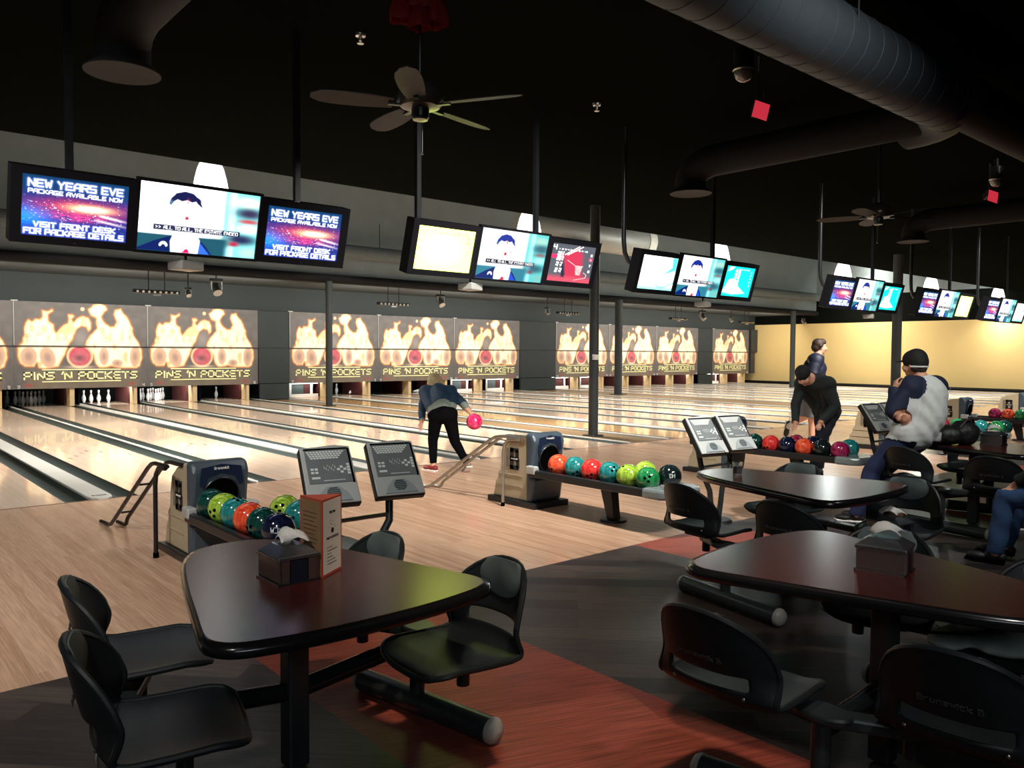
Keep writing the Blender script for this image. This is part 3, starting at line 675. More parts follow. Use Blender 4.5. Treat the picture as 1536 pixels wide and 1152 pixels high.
def news_fn(k):
    def f(X, Z):
        u = X / 0.95; v = Z / 0.53
        b = 1.0 if k == 0 else 0.82
        c = np.zeros(X.shape + (3,)) + np.array((b, b, b * 0.99))
        c = blend(c, (0.70, 0.93, 0.92), sm(u, 0.0, 0.01) * sm(-u, -0.05, -0.02) * 0.4)
        side = sm(u, 0.66, 0.72)
        c = blend(c, (0.25, 0.62, 0.62), side)
        c = blend(c, (0.5, 0.8, 0.85), sm(u, 0.70, 0.76) * sm(-u, -0.82, -0.78))
        for (cx, cz, rx, rz, col) in ((0.9, 0.86, 0.14, 0.09, (0.65, 0.7, 0.62)), (0.92, 0.70, 0.14, 0.09, (0.07, 0.06, 0.12)), (0.92, 0.57, 0.10, 0.04, (0.45, 0.10, 0.12)), (0.92, 0.45, 0.12, 0.08, (0.65, 0.78, 0.78)), (0.86, 0.28, 0.16, 0.09, (0.04, 0.05, 0.12)), (0.94, 0.08, 0.09, 0.09, (0.4, 0.55, 0.5)), (0.66, 0.20, 0.12, 0.07, (0.08, 0.25, 0.18)), (0.80, 0.2, 0.05, 0.04, (0.4, 0.05, 0.1))):
            c = blend(c, col, np.exp(-(((u - cx) / rx) ** 2 + ((v - cz) / rz) ** 2) ** 1.5) * (1.0 if k == 0 else 0.6))
        c = blend(c, (0.03, 0.12, 0.16) if k == 0 else (0.12, 0.35, 0.42), sm(-v, -0.27, -0.24) * sm(-u, -0.78, -0.70))
        # jacket, shirt, tie
        jk = np.maximum(poly_sd(u, v, [(0.0, 0.0), (0.0, 0.03), (0.14, 0.16), (0.27, 0.25), (0.27, 0.0)]), poly_sd(u, v, [(0.50, 0.0), (0.50, 0.22), (0.56, 0.13), (0.62, 0.0)]))
        c = blend(c, (0.01, 0.03, 0.14) if k == 0 else (0.02, 0.08, 0.28), sm(jk, -0.005, 0.01))
        c = blend(c, (0.1, 0.25, 0.8), sm(poly_sd(u, v, [(0.50, 0.0), (0.50, 0.20), (0.60, 0.0)]), -0.005, 0.01) * 0.7)
        c = blend(c, (0.96, 0.96, 1.0), sm(poly_sd(u, v, [(0.27, 0.0), (0.26, 0.16), (0.285, 0.29), (0.48, 0.29), (0.51, 0.2), (0.50, 0.0)]), -0.005, 0.01))
        c = blend(c, (0.75, 0.02, 0.15), sm(poly_sd(u, v, [(0.36, 0.0), (0.385, 0.055), (0.40, 0.07), (0.42, 0.05), (0.43, 0.0)]), -0.005, 0.01))
        # over-exposed face with dark hair
        fc = 1 - ((u - 0.37) / 0.13) ** 2 - ((v - 0.58) / 0.28) ** 2
        c = blend(c, (1.0, 0.95, 0.93), sm(fc, 0.0, 0.2) * (0.3 if k == 0 else 0.9))
        hair = poly_sd(u + 0.01 * vnoise(u, v, 30, 2), v, [(0.24, 0.72), (0.25, 0.80), (0.29, 0.88), (0.36, 0.92), (0.43, 0.90), (0.49, 0.82), (0.51, 0.70), (0.485, 0.73), (0.455, 0.79), (0.42, 0.77), (0.385, 0.795), (0.34, 0.77), (0.30, 0.79), (0.27, 0.75), (0.25, 0.69)])
        c = blend(c, (0.02, 0.025, 0.10) if k == 0 else (0.06, 0.12, 0.42), sm(hair, -0.008, 0.006))
        for (cx, cz, rx, rz, col, am) in ((0.245, 0.74, 0.02, 0.035, (0.2, 0.35, 0.5), 0.6), (0.385, 0.76, 0.012, 0.04, (0.8, 0.1, 0.12), 0.8), (0.385, 0.53, 0.022, 0.035, (0.6, 0.02, 0.08), 1.0), (0.385, 0.52, 0.01, 0.015, (0.1, 0.0, 0.02), 1.0), (0.465, 0.575, 0.02, 0.012, (0.4, 0.2, 0.2), 0.8), (0.27, 0.46, 0.008, 0.02, (0.4, 0.3, 0.2), 0.6), (0.38, 0.65, 0.008, 0.08, (0.9, 0.7, 0.7), 0.5)):
            c = blend(c, col, np.exp(-(((u - cx) / rx) ** 2 + ((v - cz) / rz) ** 2)) * am)
        # caption bar
        bar = sm(poly_sd(u, v, [(0.12, 0.318), (0.85, 0.318), (0.85, 0.402), (0.12, 0.402)]), -0.002, 0.004)
        c = blend(c, (0.01, 0.015, 0.08), bar * 0.96)
        c = blend(c, (1, 1, 1), seg_mask(u, v, strokes('>> ALL TO ALL, THE ESTATE ENDED', 0.14, 0.83, 0.338, 0.382), 0.0026, 0.0016))
        for a in range(6):
            th = PI * (0.08 + 0.84 * a / 5); px, pz = 0.21 + 0.026 * math.cos(th), 0.085 + 0.045 * math.sin(th)
            c = blend(c, (1, 1, 1), np.exp(-(((u - px) / 0.010) ** 2 + ((v - pz) / 0.022) ** 2) ** 2))
        return c
    return f
def pale_fn(X, Z):
    u = X / 0.68; v = Z / 0.44
    c = np.zeros(X.shape + (3,)) + np.array((0.52, 0.66, 0.11))
    c = blend(c, (0.62, 0.74, 0.14), sm(0.5 - np.hypot(u - 0.45, v - 0.5), 0, 0.3))
    c = blend(c, (0.08, 0.09, 0.03), seg_mask(u, v, strokes('1 2 3 4 5 6 7 8', 0.30, 0.88, 0.86, 0.885), 0.003, 0.003) * 0.7)
    for i, z in enumerate((0.78, 0.68, 0.58, 0.48, 0.38)):
        c = blend(c, (0.08, 0.09, 0.03), seg_mask(u, v, strokes('60'[i % 2] + '4', 0.88, 0.94, z, z + 0.05), 0.006, 0.004) * (0.8 if i < 2 else 0.3))
    return c
def teal_fn(k):
    def f(X, Z):
        u = X / 0.68; v = Z / 0.44
        c = np.zeros(X.shape + (3,)) + (np.array((0.93, 0.98, 0.94)) if k == 0 else np.array((0.04, 0.62, 0.62)))
        if k == 0:
            c = blend(c, (0.0, 0.5, 0.5), sm(poly_sd(u, v, [(0.62, 0.44), (0.78, 0.52), (1, 0.62), (1, 1.0), (0.85, 1.0), (0.88, 0.7), (0.7, 0.5)]), -0.03, 0.03) * 0.8)
            c = blend(c, (0.1, 0.6, 0.58), np.exp(-(((v - 0.18) - 0.1 * np.sin(u * 7)) / 0.03) ** 2) * sm(u, 0.2, 0.6) * 0.7)
            c = blend(c, (0.25, 0.8, 0.8), sm(-v, -0.14, -0.04) * 0.7)
        else:
            c = blend(c, (0.85, 1.0, 0.95), sm(poly_sd(u, v, [(0, 0.1), (0.15, 0.55), (0.35, 0.62), (0.55, 0.35), (0.85, 0.12), (0.4, 0.05)]), -0.02, 0.05))
            c = blend(c, (0.9, 1, 0.95), sm(poly_sd(u, v, [(0.05, 0.8), (0.1, 0.98), (0.3, 0.98), (0.2, 0.86)]), -0.01, 0.03))
            for z in (0.80, 0.70, 0.60, 0.48, 0.36):
                c = blend(c, (0.95, 1.0, 0.85), seg_mask(u, v, strokes('9 8', 0.34, 0.5, z, z + 0.07), 0.012, 0.006))
                c = blend(c, (0.9, 1.0, 0.9), seg_mask(u, v, strokes('7', 0.88, 0.91, z, z + 0.05), 0.006, 0.005))
            c = blend(c, (0.9, 1.0, 0.9), seg_mask(u, v, strokes('1 2 3 4 5 6', 0.36, 0.8, 0.90, 0.93), 0.005, 0.004))
        return c
    return f
def score_fn(X, Z):
    u = X / 0.68; v = Z / 0.44
    c = np.zeros(X.shape + (3,)) + np.array((0.11, 0.12, 0.14))
    c = blend(c, (0.45, 0.05, 0.10), sm(poly_sd(u, v, [(0.28, 0.7), (0.6, 0.95), (0.75, 0.75), (0.78, 0.3), (0.9, 0.0), (0.3, 0.0), (0.32, 0.4)]), -0.05, 0.08))
    c = blend(c, (0.50, 0.10, 0.14), sm(-v, -0.22, -0.05))
    c = blend(c, (0.6, 0.05, 0.14), sm(poly_sd(u, v, [(0.0, 0.6), (0.0, 0.71), (0.3, 0.71), (0.3, 0.6)]), -0.005, 0.01))
    c = blend(c, (0.02, 0.04, 0.07), sm(poly_sd(u, v, [(0.25, 0.5), (0.32, 0.55), (0.4, 0.2), (0.38, 0.1), (0.3, 0.12)]), -0.02, 0.04))
    c = blend(c, (0.8, 0.8, 0.75), seg_mask(u, v, [((0.32, 0.72), (0.62, 0.97)), ((0.38, 0.72), (0.70, 0.97))], 0.012, 0.006))
    c = blend(c, (0.75, 0.5, 0.5), seg_mask(u, v, [((0.4, 0.58), (0.6, 0.45)), ((0.6, 0.45), (0.78, 0.45)), ((0.62, 0.06), (0.88, 0.14)), ((0.88, 0.14), (0.9, 0.22)), ((0.9, 0.22), (0.82, 0.28))], 0.007, 0.005))
    c = blend(c, (0.6, 0.58, 0.55), sm(poly_sd(u, v, [(0.6, 0.44), (0.77, 0.44), (0.74, 0.2), (0.64, 0.2)]), -0.01, 0.01) * (0.5 + 0.5 * vnoise(u, v, 30, 2)))
    c = blend(c, (1, 1, 1), seg_mask(u, v, strokes('4', 0.04, 0.1, 0.84, 0.95), 0.012, 0.004))
    c = blend(c, (0.9, 0.9, 0.9), seg_mask(u, v, strokes('1 2 3 4 5 6 7 8 9 10', 0.16, 0.82, 0.84, 0.87), 0.005, 0.003))
    for i, z in enumerate((0.74, 0.62, 0.46, 0.3)):
        c = blend(c, (0.95, 0.95, 0.95), seg_mask(u, v, strokes(('9 8 7', '8 6 4', '9 7', '6 9')[i], 0.16, 0.29, z, z + 0.045), 0.008, 0.004))
        c = blend(c, (0.95, 0.95, 0.95), seg_mask(u, v, strokes(('9 8 7', '8 6 4', '9 7', '6 9')[i], 0.15, 0.28, z - 0.06, z - 0.02), 0.007, 0.004))
        c = blend(c, (0.95, 0.95, 0.95), seg_mask(u, v, strokes(str(i + 5), 0.92, 0.95, z, z + 0.05), 0.008, 0.004))
    c = blend(c, (0.6, 0.05, 0.14), sm(poly_sd(u, v, [(0.88, 0.6), (0.98, 0.6), (0.98, 0.7), (0.88, 0.7)]), -0.005, 0.01) * 0.7)
    return c
scr = emat('screen_emission', 2.4); scr_pale = emat('screen_emission_pale', 7.5)
scr_dim = emat('screen_emission_soft', 2.0)
A_AD = painted('screen_ad', 0.70, SH, 300, 190, ad_fn(0.70, SH), scr, gam=1.35)
A_NEWS = [painted('screen_news', 0.95, 0.53, 260, 150, news_fn(k_), scr if k_ == 0 else scr_dim, gam=1.9 if k_ else 1.4) for k_ in (0, 1)]
A_PALE = painted('screen_scores_pale', 0.70, SH, 120, 80, lambda X, Z: pale_fn(X * 0.68 / 0.7, Z * 0.44 / SH), scr_pale)
A_TEAL = [painted('screen_teal', 0.70, SH, 120, 80, (lambda kk: lambda X, Z: teal_fn(kk)(X * 0.68 / 0.7, Z * 0.44 / SH))(k_), scr, gam=1.7) for k_ in (0, 1)]
A_SCORE = painted('screen_scores', 0.70, SH, 180, 120, lambda X, Z: score_fn(X * 0.68 / 0.7, Z * 0.44 / SH), scr, gam=1.3)
tv_black = M('tv_bezel', (0.008, 0.008, 0.01), 0.25)
TILT = R_(16)
def screen(kind, art, xc, label):
    mid = kind == 'mid'
    W, H = (0.995, 0.575) if mid else (0.84, 0.545)
    SW, SHH = (0.95, 0.53) if mid else (0.70, SH)
    t = thing('overhead_screen', label, 'screen', (xc, -2.71 if mid else -2.70, 2.90 if mid else 2.875), group='overhead screens')
    t.rotation_euler = (TILT, 0, 0)
    MB().box((0, 0.03 if mid else 0.07, -H / 2), (W, 0.05 if mid else 0.13, H)).build('casing', tv_black, t, bevel=0.006)
    inst('display', art, t, (-SW / 2, 0.004 if mid else 0.003, -H / 2 - SHH / 2))
    fr = MB()
    bx = (W - SW) / 2; bz = (H - SHH) / 2
    for sx in (-1, 1): fr.box((sx * (W - bx) / 2, 0.0, -H / 2), (bx, 0.02, H))
    for sz in (0, 1): fr.box((0, 0.0, -bz / 2 - sz * (H - bz)), (W - 2 * bx, 0.02, bz))
    fr.build('bezel', tv_black, t)
    if not mid:
        text_mb(strokes('o', -0.004, 0.004, -H + 0.02, -H + 0.028), 0.002, -0.011, 0.002).build('badge', letter_dim, t)
    return t
sets = [(1.54, 'first', ('ad', 0, 'ad')), (4.89, 'second', ('pale', 1, 'score')), (8.27, 'third', ('teal0', 1, 'teal1')), (13.15, 'fourth', ('ad', 1, 'teal1')), (16.65, 'fifth', ('ad', 1, 'pale')), (20.1, 'sixth', ('ad', 1, 'teal0'))]
ARTS = {'ad': A_AD, 'pale': A_PALE, 'score': A_SCORE, 'teal0': A_TEAL[0], 'teal1': A_TEAL[1]}
DESC = {'ad': 'New Years Eve fireworks advert', 'pale': 'pale yellow score grid', 'score': 'red and grey score sheet', 'teal0': 'washed-out teal and white picture', 'teal1': 'turquoise score sheet'}
for xc, nm, (a, m_, b) in sets:
    screen('side', ARTS[a], xc - 0.905, 'screen showing a %s, left in the %s trio' % (DESC[a], nm))
    screen('mid', A_NEWS[m_], xc, 'screen with a captioned news speaker, middle of the %s trio' % nm)
    screen('side', ARTS[b], xc + 0.905, 'screen showing a %s, right in the %s trio' % (DESC[b], nm))
    t = thing('screen_hanger', 'black ceiling bracket carrying the %s trio of screens from the left' % nm, 'bracket', (xc, -2.5, 0), group='screen brackets')
    MB().box((0, 0, 2.66), (2.5, 0.05, 0.06)).build('crossbar', dark_metal, t)
    for sx in ((-0.92, 0.9) if nm in ('first',) else (-1.15, 0.45)):
        curved = nm not in ('first', 'second') and sx < 0
        if curved:
            MB().tube([(sx - 0.28, 0, 4.4), (sx - 0.28, 0, 3.0), (sx - 0.26, 0, 2.85), (sx - 0.2, 0, 2.75), (sx - 0.1, 0, 2.70), (sx, 0, 2.68)], 0.03).build('drop_pole', dark_metal, t, smooth=True)
        else:
            MB().box((sx, 0, 3.52), (0.05, 0.05, 1.76)).build('drop_pole', dark_metal, t)
    for sx in (-0.9, 0, 0.9): MB().box((sx, -0.02, 2.66), (0.2, 0.06, 0.2)).build('mount_plate', dark_metal, t)
    if nm in ('first', 'second', 'third', 'fourth'):
        px = {'first': -0.05, 'second': -0.42, 'third': 0.35, 'fourth': 0.5}[nm]
        p = thing('projector', 'small white projector hanging under the %s trio of screens from the left' % nm, 'projector', (xc + px, -2.42, 2.28), R_(20), group='projectors under the screens')
        MB().box((0, 0, 0), (0.22, 0.18, 0.075)).build('casing', cap_grey, p, bevel=0.01)
        MB().cyl((0.05, 0.085, 0), (0.05, 0.11, 0), 0.025).build('lens', hole_black, p)
        MB().cyl((0, 0, 0.03), (0, 0, 0.4), 0.012).build('mount_rod', dark_metal, p)

# ------------------------------------------------------------------ ceiling services
def branch_duct(x, y0, label, r=0.19):
    t = thing('diffuser_duct', label, 'duct', (x, y0, 3.95), group='diffuser ducts')
    mb = MB(); pts = [(0, -6.1 - y0, 0), (0, -0.35, 0)]
    for k_ in range(1, 6):
        a = PI / 2 * k_ / 5; pts.append((0, -0.35 + 0.35 * math.sin(a), -0.2 * (1 - math.cos(a))))
    pts.append((0, 0, -0.32))
    mb.tube(pts, r, n=20).build('duct', duct_dark, t, smooth=True)
    MB().lathe([(0.2, -0.30), (0.25, -0.345), (0.26, -0.35), (0.26, -0.36), (0.2, -0.358)], n=28).lathe([(0.165, -0.33), (0.19, -0.355), (0.18, -0.357), (0.155, -0.34)], n=28).lathe([(0.115, -0.33), (0.135, -0.355), (0.125, -0.357), (0.1, -0.34)], n=28).lathe([(0.0, -0.34), (0.07, -0.35), (0.0, -0.355)], n=20).build('diffuser', M('diffuser_paint', (0.014, 0.014, 0.014), 0.8), t, smooth=True)
branch_duct(0.89, -2.9, 'round duct drop with a ringed diffuser, above the leftmost screens')
branch_duct(7.53, -3.0, 'dark duct branch ending in a round diffuser near the middle of the ceiling')
branch_duct(13.95, -3.05, 'faint dark duct drop with a diffuser beyond the second fan')
t = thing('trunk_duct', 'large grey spiral duct crossing the upper right ceiling', 'duct', (0, -6.1, 3.98))
mb = MB(); P = []; N = 28; xs_ = np.arange(-4.9, 7.2, 0.12) if False else np.arange(-4.9, 7.2, 0.24)
pts = []; rr_ = []
for i, xv in enumerate(xs_):
    pts += [(xv, 0, 0), (xv + 0.222, 0, 0), (xv + 0.224, 0, 0), (xv + 0.236, 0, 0)]; rr_ += [0.27, 0.27, 0.2735, 0.2735]
for k_ in range(0, 7):
    a = PI / 2 * k_ / 6; pts.append((7.2 + 0.55 * math.sin(a), 0.55 * (1 - math.cos(a)), 0)); rr_.append(0.27)
mb.tube(pts, rr_, n=N).build('duct', duct_grey, t, smooth=True)
MB().cyl((7.2, -0.1, 0), (20, -0.1, 0), 0.24, n=24).build('far_duct', duct_dark, t, smooth=True)
mb = MB()
for xv in (-2, 1.5, 5, 9, 13): mb.cyl((xv, 0.26, 0), (xv, 0.26, 0.42), 0.008).cyl((xv, -0.26, 0), (xv, -0.26, 0.42), 0.008)
mb.build('hanger', dark_metal, t)
# flexible drop duct behind the second screens
t = thing('lane_duct', 'ribbed flexible duct with an open cuff hanging above the second trio of screens', 'duct', (0, 0, 0))
pts = []; rr_ = []
for i in range(60):
    f_ = i / 59; pts.append((12.7 + 4.6 * f_, 6.0, 4.80)); rr_.append(0.42 + (0.012 if i % 2 else 0))
MB().tube(pts, rr_, n=24).build('duct', M('flex_duct', (0.26, 0.255, 0.23), 0.5, 0.2), t, smooth=True, angle=60)
MB().tube([(17.2, 6.0, 4.80), (17.5, 6.0, 4.80)], 0.45, n=24).build('cuff', M('duct_cuff', (0.5, 0.48, 0.42), 0.6), t, smooth=True)
MB().cyl((13.2, 6.0, 5.1), (13.2, 6.0, 7.5), 0.01).cyl((16.4, 6.0, 5.1), (16.4, 6.0, 7.5), 0.01).build('hanger', dark_metal, t)
MB().sph((14.3, 5.7, 4.22), 0.42, sc=(1.4, 1, 0.75)).build('branch_boot', M('duct_boot', (0.08, 0.065, 0.055), 0.6), t, smooth=True)

blade_m = M('fan_blade', (0.008, 0.007, 0.006), 0.6, stretch=(1, 8, 1))
def fan(x, y, z, label, rz):
    t = thing('ceiling_fan', label, 'ceiling fan', (x, y, z), rz, group='ceiling fans')
    MB().cyl((0, 0, 0.08), (0, 0, 4.4 - z), 0.016).build('down_rod', dark_metal, t)
    MB().lathe([(0.03, 0.17), (0.07, 0.15), (0.12, 0.12), (0.145, 0.07), (0.145, 0.03), (0.12, 0.0), (0.06, -0.01)], n=24).build('motor_housing', M('fan_motor', (0.06, 0.055, 0.045), 0.3, 0.6), t, smooth=True)
    MB().lathe([(0.055, 0.0), (0.055, -0.06), (0.05, -0.07), (0.0, -0.07)], n=20).build('switch_cup', dark_metal, t, smooth=True)
    MB().lathe([(0.042, -0.07), (0.046, -0.078), (0.0, -0.084)], n=20).build('bottom_cap', M('fan_cap', (0.35, 0.36, 0.28), 0.35, 0.5), t, smooth=True)
    MB().cyl((0.02, 0, -0.08), (0.02, 0, -0.27), 0.0015, n=6).sph((0.02, 0, -0.28), 0.008, n=8, m=6).build('pull_chain', steel, t)
    for i in range(5):
        a = 2 * PI * i / 5; mb = MB(); P = []
        N = 10
        for k_ in range(N + 1):
            f_ = k_ / N; xr = 0.17 + 0.49 * f_; hw = 0.045 + 0.028 * math.sin(PI * min(1, f_ * 0.75 + 0.1)); hw *= (1 - 0.6 * max(0, f_ - 0.88) / 0.12)
            for s_ in (-1, 1):
                for dz in (0, 0.006): P.append((xr, s_ * hw, 0.01 + s_ * hw * 0.22 + dz))
        F = []
        for k_ in range(N):
            o_ = k_ * 4
            F += [(o_, o_ + 4, o_ + 6, o_ + 2), (o_ + 1, o_ + 3, o_ + 7, o_ + 5), (o_, o_ + 1, o_ + 5, o_ + 4), (o_ + 2, o_ + 6, o_ + 7, o_ + 3)]
        F += [(0, 2, 3, 1), (N * 4, N * 4 + 1, N * 4 + 3, N * 4 + 2)]
        mb.add(P, F); b_ = mb.build('blade', blade_m, t, rot=(0, 0, a))
        MB().box((0.15, 0, 0.005), (0.1, 0.03, 0.012)).build('blade_iron', dark_metal, b_)
    return t
fan(2.02, -5.06, 3.09, 'dark five-blade ceiling fan near the camera with red fabric tied above it', R_(12))
fan(8.35, -5.0, 3.14, 'dim ceiling fan farther back, near the red-lit spots', R_(40))
t = thing('red_bows', 'shiny red fabric bows tied round the near fan rod', 'decoration', (2.02, -5.06, 3.62))
rm = M('red_fabric', (0.35, 0.02, 0.022), 0.35, bump=0.4, scale=40)
for (dx, dy, dz, s_) in ((-0.11, 0.06, 0.03, 0.06), (-0.05, -0.06, -0.04, 0.055), (0.09, -0.02, 0.04, 0.07), (0.02, 0.05, 0.14, 0.08)):
    mb = MB(); P = []; n_ = 16
    for k_ in range(6):
        f_ = k_ / 5
        for j in range(n_):
            a = 2 * PI * j / n_; r_ = (0.25 + 0.85 * math.sin(PI * 0.5 * (1 - f_) + 0.2)) * s_ * (1 + 0.22 * math.sin(4 * a + dx * 50))
            P.append((dx + r_ * math.cos(a), dy + r_ * math.sin(a), dz - s_ * 0.8 + f_ * s_ * 2.6))
    mb.add(P, [(k_ * n_ + j, k_ * n_ + (j + 1) % n_, (k_ + 1) * n_ + (j + 1) % n_, (k_ + 1) * n_ + j) for k_ in range(5) for j in range(n_)])
    mb.build('bow_loop', rm, t, smooth=True, angle=80)
def dome(x, y, z, label):
    t = thing('dome_camera', label, 'camera', (x, y, z), group='dome cameras')
    MB().cyl((0, 0, 0.03), (0, 0, 0.2), 0.085).cyl((0, 0, 0.2), (0, 0, 4.4 - z), 0.03).build('mount', dark_metal, t, smooth=True)
    MB().lathe([(0.085, 0.03), (0.088, 0.01), (0.08, -0.03), (0.055, -0.065), (0.02, -0.08), (0.0, -0.082)], n=24).build('dome_glass', M('dome_smoked', (0.10, 0.10, 0.10), 0.06, spec=0.8, coat=1), t, smooth=True)
    MB().lathe([(0.085, 0.035), (0.094, 0.02), (0.086, 0.005)], n=24).build('trim_ring', steel, t, smooth=True)
dome(5.3, -5.2, 4.02, 'smoked dome camera on the ceiling left of the red-lit spot')
dome(12.0, -5.0, 4.08, 'small far dome camera at the right edge above the red filter')
def gel(x, y, z, label, rz):
    t = thing('gel_spotlight', label, 'stage light', (x, y, z), rz, group='red filter spotlights')
    MB().box((0.0, 0.13, 0.05), (0.08, 0.14, 0.09), rot=(R_(-20), 0, 0)).build('can', dark_metal, t)
    MB().box((0, 0, 0), (0.145, 0.006, 0.185), rot=(R_(-20), R_(18), 0)).build('red_gel', M('red_gel', (0.6, 0.03, 0.06), 0.5, emit=(1.0, 0.05, 0.09, 1), es=0.55), t)
    MB().cyl((0, 0.1, 0.05), (0, 0.1, 4.4 - z), 0.012).box((0.07, 0.12, 0.12), (0.01, 0.05, 0.2)).build('bracket', dark_metal, t)
gel(5.9, -5.0, 3.86, 'square red filter of the spotlight below the near dome camera', R_(-40))
gel(12.2, -4.9, 3.9, 'small red filter spotlight at the right edge', R_(-40))
for i, (x, y, lb) in enumerate(((2.88, -2.86, 'small ceiling sprinkler left of the near fan'), (5.9, -2.9, 'small ceiling sprinkler right of the near fan'))):
    t = thing('sprinkler', lb, 'sprinkler', (x, y, 4.4), group='sprinklers')
    MB().lathe([(0.05, 0.0), (0.045, -0.02), (0.02, -0.03), (0.015, -0.06), (0.0, -0.06)], n=14).build('escutcheon', steel, t, smooth=True)
    MB().lathe([(0.0, -0.075), (0.03, -0.078), (0.03, -0.083), (0.0, -0.085)], n=12).cyl((0.015, 0, -0.05), (0.015, 0, -0.08), 0.003, n=6).cyl((-0.015, 0, -0.05), (-0.015, 0, -0.08), 0.003, n=6).build('deflector', steel, t)

# ------------------------------------------------------------------ ball returns
def logo_b(mb_dark, mb_grey):
    # block letter B with a shadow bar, in the xz plane, 0..0.2 wide
    for z in (0.0, 0.09, 0.18): mb_dark.box((0.115, 0, z), (0.13, 0.006, 0.045))
    mb_dark.box((0.168, 0, 0.045), (0.045, 0.006, 0.1)); mb_dark.box((0.158, 0, 0.135), (0.045, 0.006, 0.1)); mb_dark.box((0.075, 0, 0.09), (0.05, 0.006, 0.22))
    mb_grey.box((0.02, 0, 0.10), (0.05, 0.005, 0.2))
def ball_return(x, label, full=True):
    t = thing('ball_return', label, 'ball return', (x, -3.25, 0), group='ball returns')
    hw = 0.205
    side = [(-0.02, 0.06), (-0.06, 0.30), (0.0, 0.50), (-0.03, 0.70), (0.06, 0.745), (0.28, 0.735), (0.48, 0.69), (0.63, 0.60), (0.70, 0.48), (0.73, 0.34), (0.78, 0.33), (0.84, 0.06)]
    MB().prism([(0.03, 0.06), (0.05, 0.30), (0.05, 0.74), (0.15, 0.735), (0.30, 0.69), (0.42, 0.615), (0.455, 0.50), (0.475, 0.35), (0.505, 0.345), (0.525, 0.235), (0.555, 0.23), (0.59, 0.06)], -hw, hw, 'x').build('hood', beige_hood, t, bevel=0.02)
    f = MB().prism([(-0.02, 0.06), (-0.05, 0.28), (-0.02, 0.36), (-0.07, 0.68), (-0.03, 0.755), (0.07, 0.765), (0.06, 0.06)], -hw - 0.012, hw + 0.012, 'x').build('front_panel', bluegrey_hood, t, bevel=0.03)
    MB().box((0, 0.27, 0.03), (2 * hw + 0.08, 0.74, 0.06)).build('plinth', dark_metal, t, bevel=0.008)
    mb = MB(); n_ = 28; P = [(0, -0.052, 0.50)]
    for j in range(n_):
        a = 2 * PI * j / n_; zz = 0.50 + 0.135 * math.sin(a); P.append((0.135 * math.cos(a), -0.052 - (zz - 0.50) * 0.16 - 0.004, zz))
    mb.add(P, [(0, 1 + j, 1 + (j + 1) % n_) for j in range(n_)]).build('ball_port', hole_black, t)
    MB().tube([Vector(p) + Vector((0, -0.004, 0)) for p in P[1:]] + [Vector(P[1]) + Vector((0, -0.004, 0))], 0.007, n=6).build('port_rim', dark_metal, t, smooth=True)
    lab = MB(); q = [(-0.165, 0.59), (-0.15, 0.715), (0, 0.738), (0.15, 0.715), (0.165, 0.59), (0.135, 0.57), (0.10, 0.645), (0, 0.672), (-0.10, 0.645), (-0.135, 0.57)]
    lab.add([(a, -0.072 - (b - 0.66) * 0.0 + (0.36 - 0.0) * 0, b) for a, b in q], [(0, 1, 8, 9), (1, 2, 7, 8), (2, 3, 6, 7), (3, 4, 5, 6)])
    lab.build('label_plate', navy_label, t)
    text_mb(strokes('Brunswick', -0.055, 0.055, 0.70, 0.718), 0.0035, -0.076, 0.003).build('lettering', letter_white, t)
    d_, g_ = MB(), MB(); logo_b(d_, g_)
    d_.build('logo', logo_black, t, loc=(-hw - 0.004, 0.36, 0.39), rot=(0, 0, -PI / 2))
    g_.build('logo_shadow', logo_grey, t, loc=(-hw - 0.004, 0.36, 0.39), rot=(0, 0, -PI / 2))
    text_mb(strokes('Brunswick', 0.07, 0.17, 0.085, 0.098), 0.003, -0.004, 0.002).build('logo_text', letter_white, t, loc=(-hw - 0.004, 0.36, 0.39), rot=(0, 0, -PI / 2))
    MB().box((-hw - 0.004, 0.30, 0.31), (0.008, 0.36, 0.01)).box((-hw - 0.004, 0.32, 0.20), (0.008, 0.38, 0.01)).build('hood_ribs', beige_hood, t)
    # rack: two side rails, centre divider, bed
    rk = MB()
    for sx in (-1, 1): rk.prism([(sx * 0.24 - 0.02, 0.33), (sx * 0.24 + 0.02, 0.33), (sx * 0.24 + 0.02, 0.41), (sx * 0.24 - 0.02, 0.40)], -1.58, -0.02, 'y')
    rk.build('side_rail', dark_metal, t, bevel=0.01)
    MB().box((0, -0.80, 0.345), (0.46, 1.56, 0.03)).build('rack_bed', M('rack_rubber', (0.012, 0.011, 0.012), 0.7), t)
    MB().box((0, -0.80, 0.375), (0.05, 1.5, 0.03)).build('centre_divider', dark_metal, t)
    MB().box((-0.235, -0.06, 0.40), (0.07, 0.13, 0.08)).box((0.235, -0.06, 0.40), (0.07, 0.13, 0.08)).build('rail_bracket', cap_grey, t, bevel=0.012)
    MB().prism([(-0.27, -1.5), (-0.27, -1.68), (-0.2, -1.78), (0, -1.82), (0.2, -1.78), (0.27, -1.68), (0.27, -1.5), (0.22, -1.48), (-0.22, -1.48)], 0.325, 0.415).build('end_tray', tray_clear, t, bevel=0.025)
    MB().prism([(-0.95, 0.34), (-0.80, 0.34), (-0.90, 0.02), (-0.99, 0.02)], -0.05, 0.05, 'x').build('leg', dark_metal, t, bevel=0.008)
    MB().lathe([(0.0, 0.02), (0.12, 0.018), (0.13, 0.0), (0.0, 0.0)], c=(0, -0.94, 0), n=24).build('foot_plate', dark_metal, t, smooth=True)
    return t
RETX = {1: 1.43, 2: 4.81, 3: 8.2, 4: 12.68, 5: 16.07, 6: 19.46}
ball_return(RETX[1], 'ball return with balls nearest the camera, between lanes one and two')
ball_return(RETX[2], 'ball return with eight balls standing behind the bowling woman, between lanes three and four')
